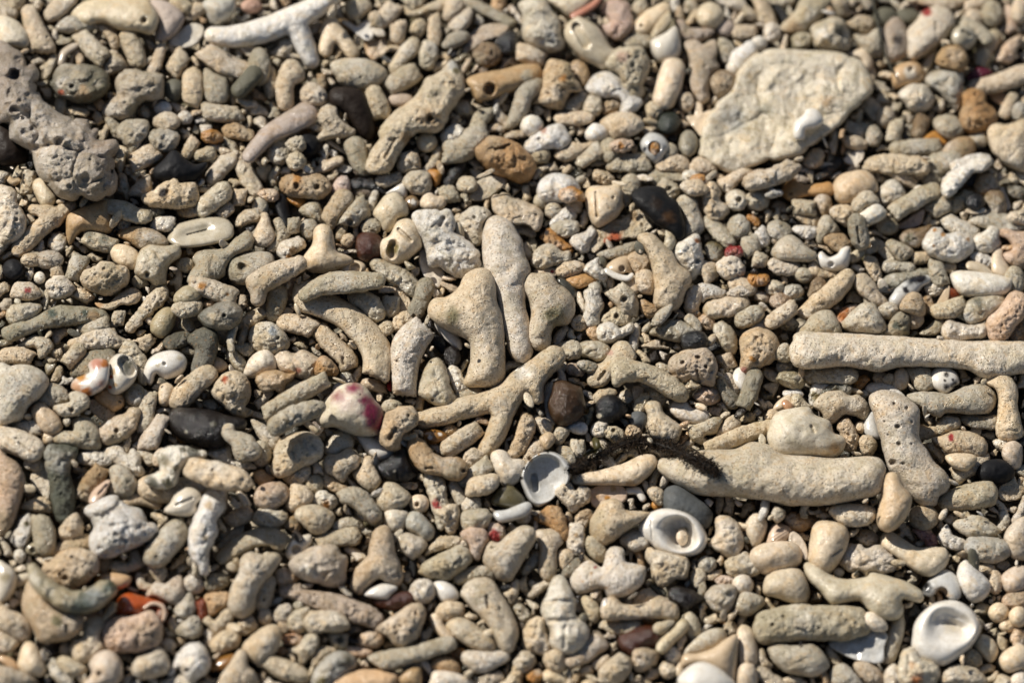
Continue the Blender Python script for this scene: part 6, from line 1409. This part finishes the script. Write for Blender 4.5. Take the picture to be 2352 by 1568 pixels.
# ---------------------------------------------------------------- small rubble that fills the gaps between them
def on_top(x, y, lift):
    z = 0.004
    for _ in range(4):
        P = ground(np.array([x]), np.array([y]), z); i, j = hidx(P); z = float(Hm[i, j][0]) + lift
    return ground(np.array([x]), np.array([y]), z)[0]
def clearance():
    d = np.zeros(taken.shape, np.int16); free = ~taken
    for _ in range(15):
        d += free
        f = free.copy(); f[1:] &= free[:-1]; f[:-1] &= free[1:]; f[:, 1:] &= free[:, :-1]; f[:, :-1] &= free[:, 1:]; free = f
    return d
STY = ['f', 'r', 'r', 'w', 'w', 'p', 'w', 'f', 'r']; SLOT = ['f', 'r', 's', 'w', 'p', 'h', 'k']
def filler(x, y, r, seed):
    q = np.random.default_rng(seed); ang = q.uniform(0, math.pi); t = q.random()
    code = FILL[q.integers(len(FILL))]; st = STY[q.integers(len(STY))]
    if code in ('N', 'D') and q.random() < .5: code, st = 'K', 'k'
    ca, sa = math.cos(ang), math.sin(ang)
    flat = ''
    if t < 0.42:
        L = r * q.uniform(.5, 1.5); bend = r * q.uniform(-.4, .4); r0 = r * q.uniform(.55, .8)
        pr = [('S', [(x - ca * L, y - sa * L, r0 * q.uniform(.7, 1)), (x - sa * bend, y + ca * bend, r0), (x + ca * L, y + sa * L, r0 * q.uniform(.6, 1))])]
    elif t < 0.62:
        a2 = ang + q.uniform(.7, 1.6); r0 = r * q.uniform(.38, .55); L = r * q.uniform(.8, 1.3); M_ = r * q.uniform(.6, 1.0)
        pr = [('S', [(x - ca * L, y - sa * L, r0), (x, y, r0 * 1.15), (x + ca * L, y + sa * L, r0 * q.uniform(.6, 1))]), ('S', [(x, y, r0), (x + math.cos(a2) * M_, y + math.sin(a2) * M_, r0 * q.uniform(.6, .9))])]
    else:
        n = q.integers(5, 9); th = np.sort(q.uniform(0, 2 * math.pi, n) * .35 + np.linspace(0, 2 * math.pi, n, endpoint=False) * .9)
        rr = r * q.uniform(.55, 1.35, n); sq = q.uniform(.55, 1)
        pr = [('P', [(x + ca * a * math.cos(b) - sa * a * sq * math.sin(b), y + sa * a * math.cos(b) + ca * a * sq * math.sin(b)) for a, b in zip(rr, th)])]
        if q.random() < .25: flat = 't'
    de = [(x + r * q.uniform(-.3, .3), y + r * q.uniform(-.3, .3), r * q.uniform(.15, .3))] if q.random() < .06 else []
    b = build(pr, de, [], code, st + flat, seed, cell=float(np.clip(r / 6.5, 1.1, 2.6)), iters=36, sink=0.7, pct=40, grow=0.0)
    if b is None: return
    add(b['P'], b['F'], b['col'] * q.uniform(.9, 1.08), SLOT.index(st)); take(b['mask'])
sd_ = 20000
for rnd in range(8):
    d = clearance(); lim = [13, 10, 8, 7, 6, 5, 4, 4][rnd]
    cand = np.argwhere(d >= lim); rng.shuffle(cand)
    used = np.zeros(taken.shape, bool); cnt = 0
    for i, j in cand:
        if used[i, j] or cnt > 560 or rng.random() < .36: continue
        r = float(d[i, j]); R_c = int(r * 1.7 + 1)
        used[max(i - R_c, 0):i + R_c, max(j - R_c, 0):j + R_c] = True
        sd_ += 1; cnt += 1
        filler(OXV + (i + .5) / SCL, OYV + (j + .5) / SCL, min(r, 11 + 5 * rng.random()) / SCL * rng.uniform(1.0, 1.3), sd_)
# crumbs of shell and coral lying in the last gaps
d = clearance(); cand = np.argwhere((d >= 2) & (d <= 4)); rng.shuffle(cand)
for k, (i, j) in enumerate(cand[:1700]):
    x, y = OXV + (i + .5) / SCL, OYV + (j + .5) / SCL; p = on_top(x, y, 0); P, F = PRO[k % 16]
    s = .0005 + .0013 * rng.random() ** 2; P = P * np.array([1, 1, rng.uniform(.35, 1)]); R = np.array(Euler((rng.normal(0, .6), rng.normal(0, .6), rng.uniform(0, 6.3))).to_matrix())
    Q = (P * s) @ R.T + p; add(Q, F, np.tile(colour(FILL[rng.integers(len(FILL))]), (len(Q), 1)), int(rng.integers(0, 4)))
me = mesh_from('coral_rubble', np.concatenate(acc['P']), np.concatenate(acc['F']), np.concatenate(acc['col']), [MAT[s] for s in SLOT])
me.polygons.foreach_set('material_index', np.concatenate(acc['mi']).astype(np.int32))
ro = bpy.data.objects.new('coral_rubble', me); COL.objects.link(ro); ro['kind'] = 'stuff'

# ---------------------------------------------------------------- the dark seaweed and the thin stem
def plain_mat(name, c, rough=.6, spec=.4):
    m, nt, p = nodes_of(name); p.inputs['Base Color'].default_value = (*c, 1); p.inputs['Roughness'].default_value = rough; p.inputs['Specular IOR Level'].default_value = spec
    at = mk(nt, 'ShaderNodeAttribute', attribute_name='Col'); nt.links.new(at.outputs['Color'], p.inputs['Base Color']); return m
def tube(pts, rad, n=8):
    pts = np.array(pts); V = []; F = []
    for i, p in enumerate(pts):
        t = pts[min(i + 1, len(pts) - 1)] - pts[max(i - 1, 0)]; t /= np.linalg.norm(t) + 1e-12
        a = np.cross(t, [0.1, 0.2, 1]); a /= np.linalg.norm(a); b = np.cross(t, a)
        for k in range(n): V.append(p + rad[i] * (math.cos(6.2832 * k / n) * a + math.sin(6.2832 * k / n) * b))
    for i in range(len(pts) - 1):
        for k in range(n): F.append([i * n + k, i * n + (k + 1) % n, (i + 1) * n + (k + 1) % n, (i + 1) * n + k])
    return np.array(V), np.array(F)
wm = plain_mat('dark_seaweed', (.012, .008, .005), .6, .25)
def weed():
    sp = [(535, 1190, 45), (640, 1150, 62), (760, 1090, 72), (880, 1010, 62), (1000, 950, 60), (1150, 920, 60), (1300, 935, 66), (1450, 985, 66), (1600, 1050, 66), (1740, 1110, 76), (1830, 1170, 70), (1885, 1230, 40)]
    s = smooth_spine([(1176 + a / 4, 784 + b / 4, r / 4.0) for a, b, r in sp])
    mid = []
    for x, y, r in s: mid.append(on_top(x, y, r * .85 * DIST * TANX / 1176))
    mid = np.array(mid)
    for _ in range(3): mid[1:-1] = (mid[:-2] + mid[1:-1] + mid[2:]) / 3
    rad = np.array([r for _, _, r in s]) * DIST * TANX / 1176
    rad *= 0.95 + 0.45 * vnoise(np.arange(len(rad)) * 0.55, np.zeros(len(rad)), 4)
    V, F = tube(mid, rad * .45, 10); Vs, Fs, Cs = [V], [F], [np.tile([.009, .006, .004], (len(V), 1))]; n0 = len(V)
    q = np.random.default_rng(5)
    for k in range(10000):
        i = q.integers(0, len(mid) - 1); t = q.random(); p = mid[i] * (1 - t) + mid[i + 1] * t; r = rad[i]
        d = q.normal(size=3); d[2] = abs(d[2]) * .8 - .2; d /= np.linalg.norm(d); p = p + d * r * (q.uniform(.35, .95) + .4 * max(0, math.sin(i * 1.9 + 4 * math.atan2(d[1], d[0])))) * np.array([1, 1, .75])
        e = d + .6 * q.normal(size=3); e /= np.linalg.norm(e); L = r * q.uniform(.08, .22); wd = L * q.uniform(.35, .7)
        a = np.cross(e, q.normal(size=3)); a /= np.linalg.norm(a); b = np.cross(a, e)
        V = np.array([p - a * wd * .5, p + b * wd * .4, p + a * wd * .5, p - b * wd * .4, p + e * L * .6 - a * wd * .7, p + e * L * .6 + b * wd * .4, p + e * L * .6 + a * wd * .7, p + e * L * .6 - b * wd * .4, p + e * L])
        F = np.array([[0, 1, 5, 4], [1, 2, 6, 5], [2, 3, 7, 6], [3, 0, 4, 7], [4, 5, 8, 8], [5, 6, 8, 8], [6, 7, 8, 8], [7, 4, 8, 8]])
        Vs.append(V); Fs.append(F + n0); n0 += 9
        Cs.append(np.tile(np.array([[.016, .010, .006], [.045, .026, .012], [.010, .007, .005]])[q.integers(3)], (9, 1)))
    for k in range(110):                                                   # loose strands
        i = q.integers(1, len(mid) - 1); d = q.normal(size=3); d[2] = abs(d[2]) * .6; d /= np.linalg.norm(d); e = q.normal(size=3) * .5
        L = q.uniform(.002, .006); pts = [mid[i] + d * rad[i] * .5 + (d * u_ + e * u_ * u_ * .6) * L for u_ in (0, .35, .7, 1)]
        V, F = tube(pts, [.00018, .00015, .00012, .00006], 4); Vs.append(V); Fs.append(F + n0); n0 += len(V); Cs.append(np.tile([.03, .018, .009], (len(V), 1)))
    return np.concatenate(Vs), np.concatenate(Fs), np.concatenate(Cs), mid
V, F, Cc, mid = weed()
org = mid.mean(0)
def tri_mesh(name, V, F, C, m):
    me = bpy.data.meshes.new(name); me.from_pydata([tuple(v) for v in V], [], [tuple(dict.fromkeys(f)) for f in F.tolist()])
    ca = me.color_attributes.new('Col', 'FLOAT_COLOR', 'POINT'); ca.data.foreach_set('color', np.concatenate([C, np.ones((len(C), 1))], 1).astype(np.float32).ravel())
    me.materials.append(m); me.polygons.foreach_set('use_smooth', np.ones(len(me.polygons), bool)); return me
wo = bpy.data.objects.new('seaweed', tri_mesh('seaweed', V - org, F, Cc, wm)); COL.objects.link(wo); wo.location = org
wo['label'] = 'tufted dark brown seaweed strand arched over the thick branch and the cream horn'; wo['category'] = 'seaweed'
lm = plain_mat('seaweed_leaf', (.05, .045, .012), .45, .4)
for pts in ([(745, 890), (775, 935), (800, 985)], [(660, 1040), (720, 1010), (790, 1000)], [(800, 985), (770, 1010), (750, 1040)]):
    c = [on_top(1176 + a / 4, 784 + b / 4, .0035) for a, b in pts]
    V = []; wd = [.0006, .0016, .0008]
    for p, w_ in zip(c, wd):
        s = np.array(R_) * .5 + np.array(U_) * .6; s /= np.linalg.norm(s)
        for dz in (.00025, -.00025): V += [p - s * w_ + [0, 0, dz], p + s * w_ + [0, 0, dz]]
    V = np.array(V); F = []
    for i in range(2):
        a = i * 4; F += [[a, a + 1, a + 5, a + 4], [a + 2, a + 6, a + 7, a + 3], [a, a + 4, a + 6, a + 2], [a + 1, a + 3, a + 7, a + 5]]
    F += [[0, 2, 3, 1], [8, 9, 11, 10]]
    lo_ = bpy.data.objects.new('leaf', tri_mesh('leaf', V - org, np.array(F), np.tile([.06, .05, .014], (len(V), 1)), lm)); COL.objects.link(lo_); lo_.parent = wo
st = smooth_spine([(1764 + a / 4, b / 4, 3.0) for a, b in ((950, -120), (965, 0), (990, 150), (1030, 330), (1080, 530), (1150, 665))])
pp = np.array([on_top(x, y, .004) for x, y, _ in st])
for _ in range(8): pp[1:-1] = (pp[:-2] + pp[1:-1] + pp[2:]) / 3
V, F = tube(pp, np.linspace(.0005, .0004, len(pp)), 8)
so_ = bpy.data.objects.new('plant_stem', mesh_from('plant_stem', V - pp.mean(0), F, np.tile([.03, .028, .016], (len(V), 1)), plain_mat('dry_stem', (.03, .028, .016), .6))); COL.objects.link(so_); so_.location = pp.mean(0)
so_['label'] = 'thin dark dry plant stem leaning in from the far edge to the ochre snail'; so_['category'] = 'stem'
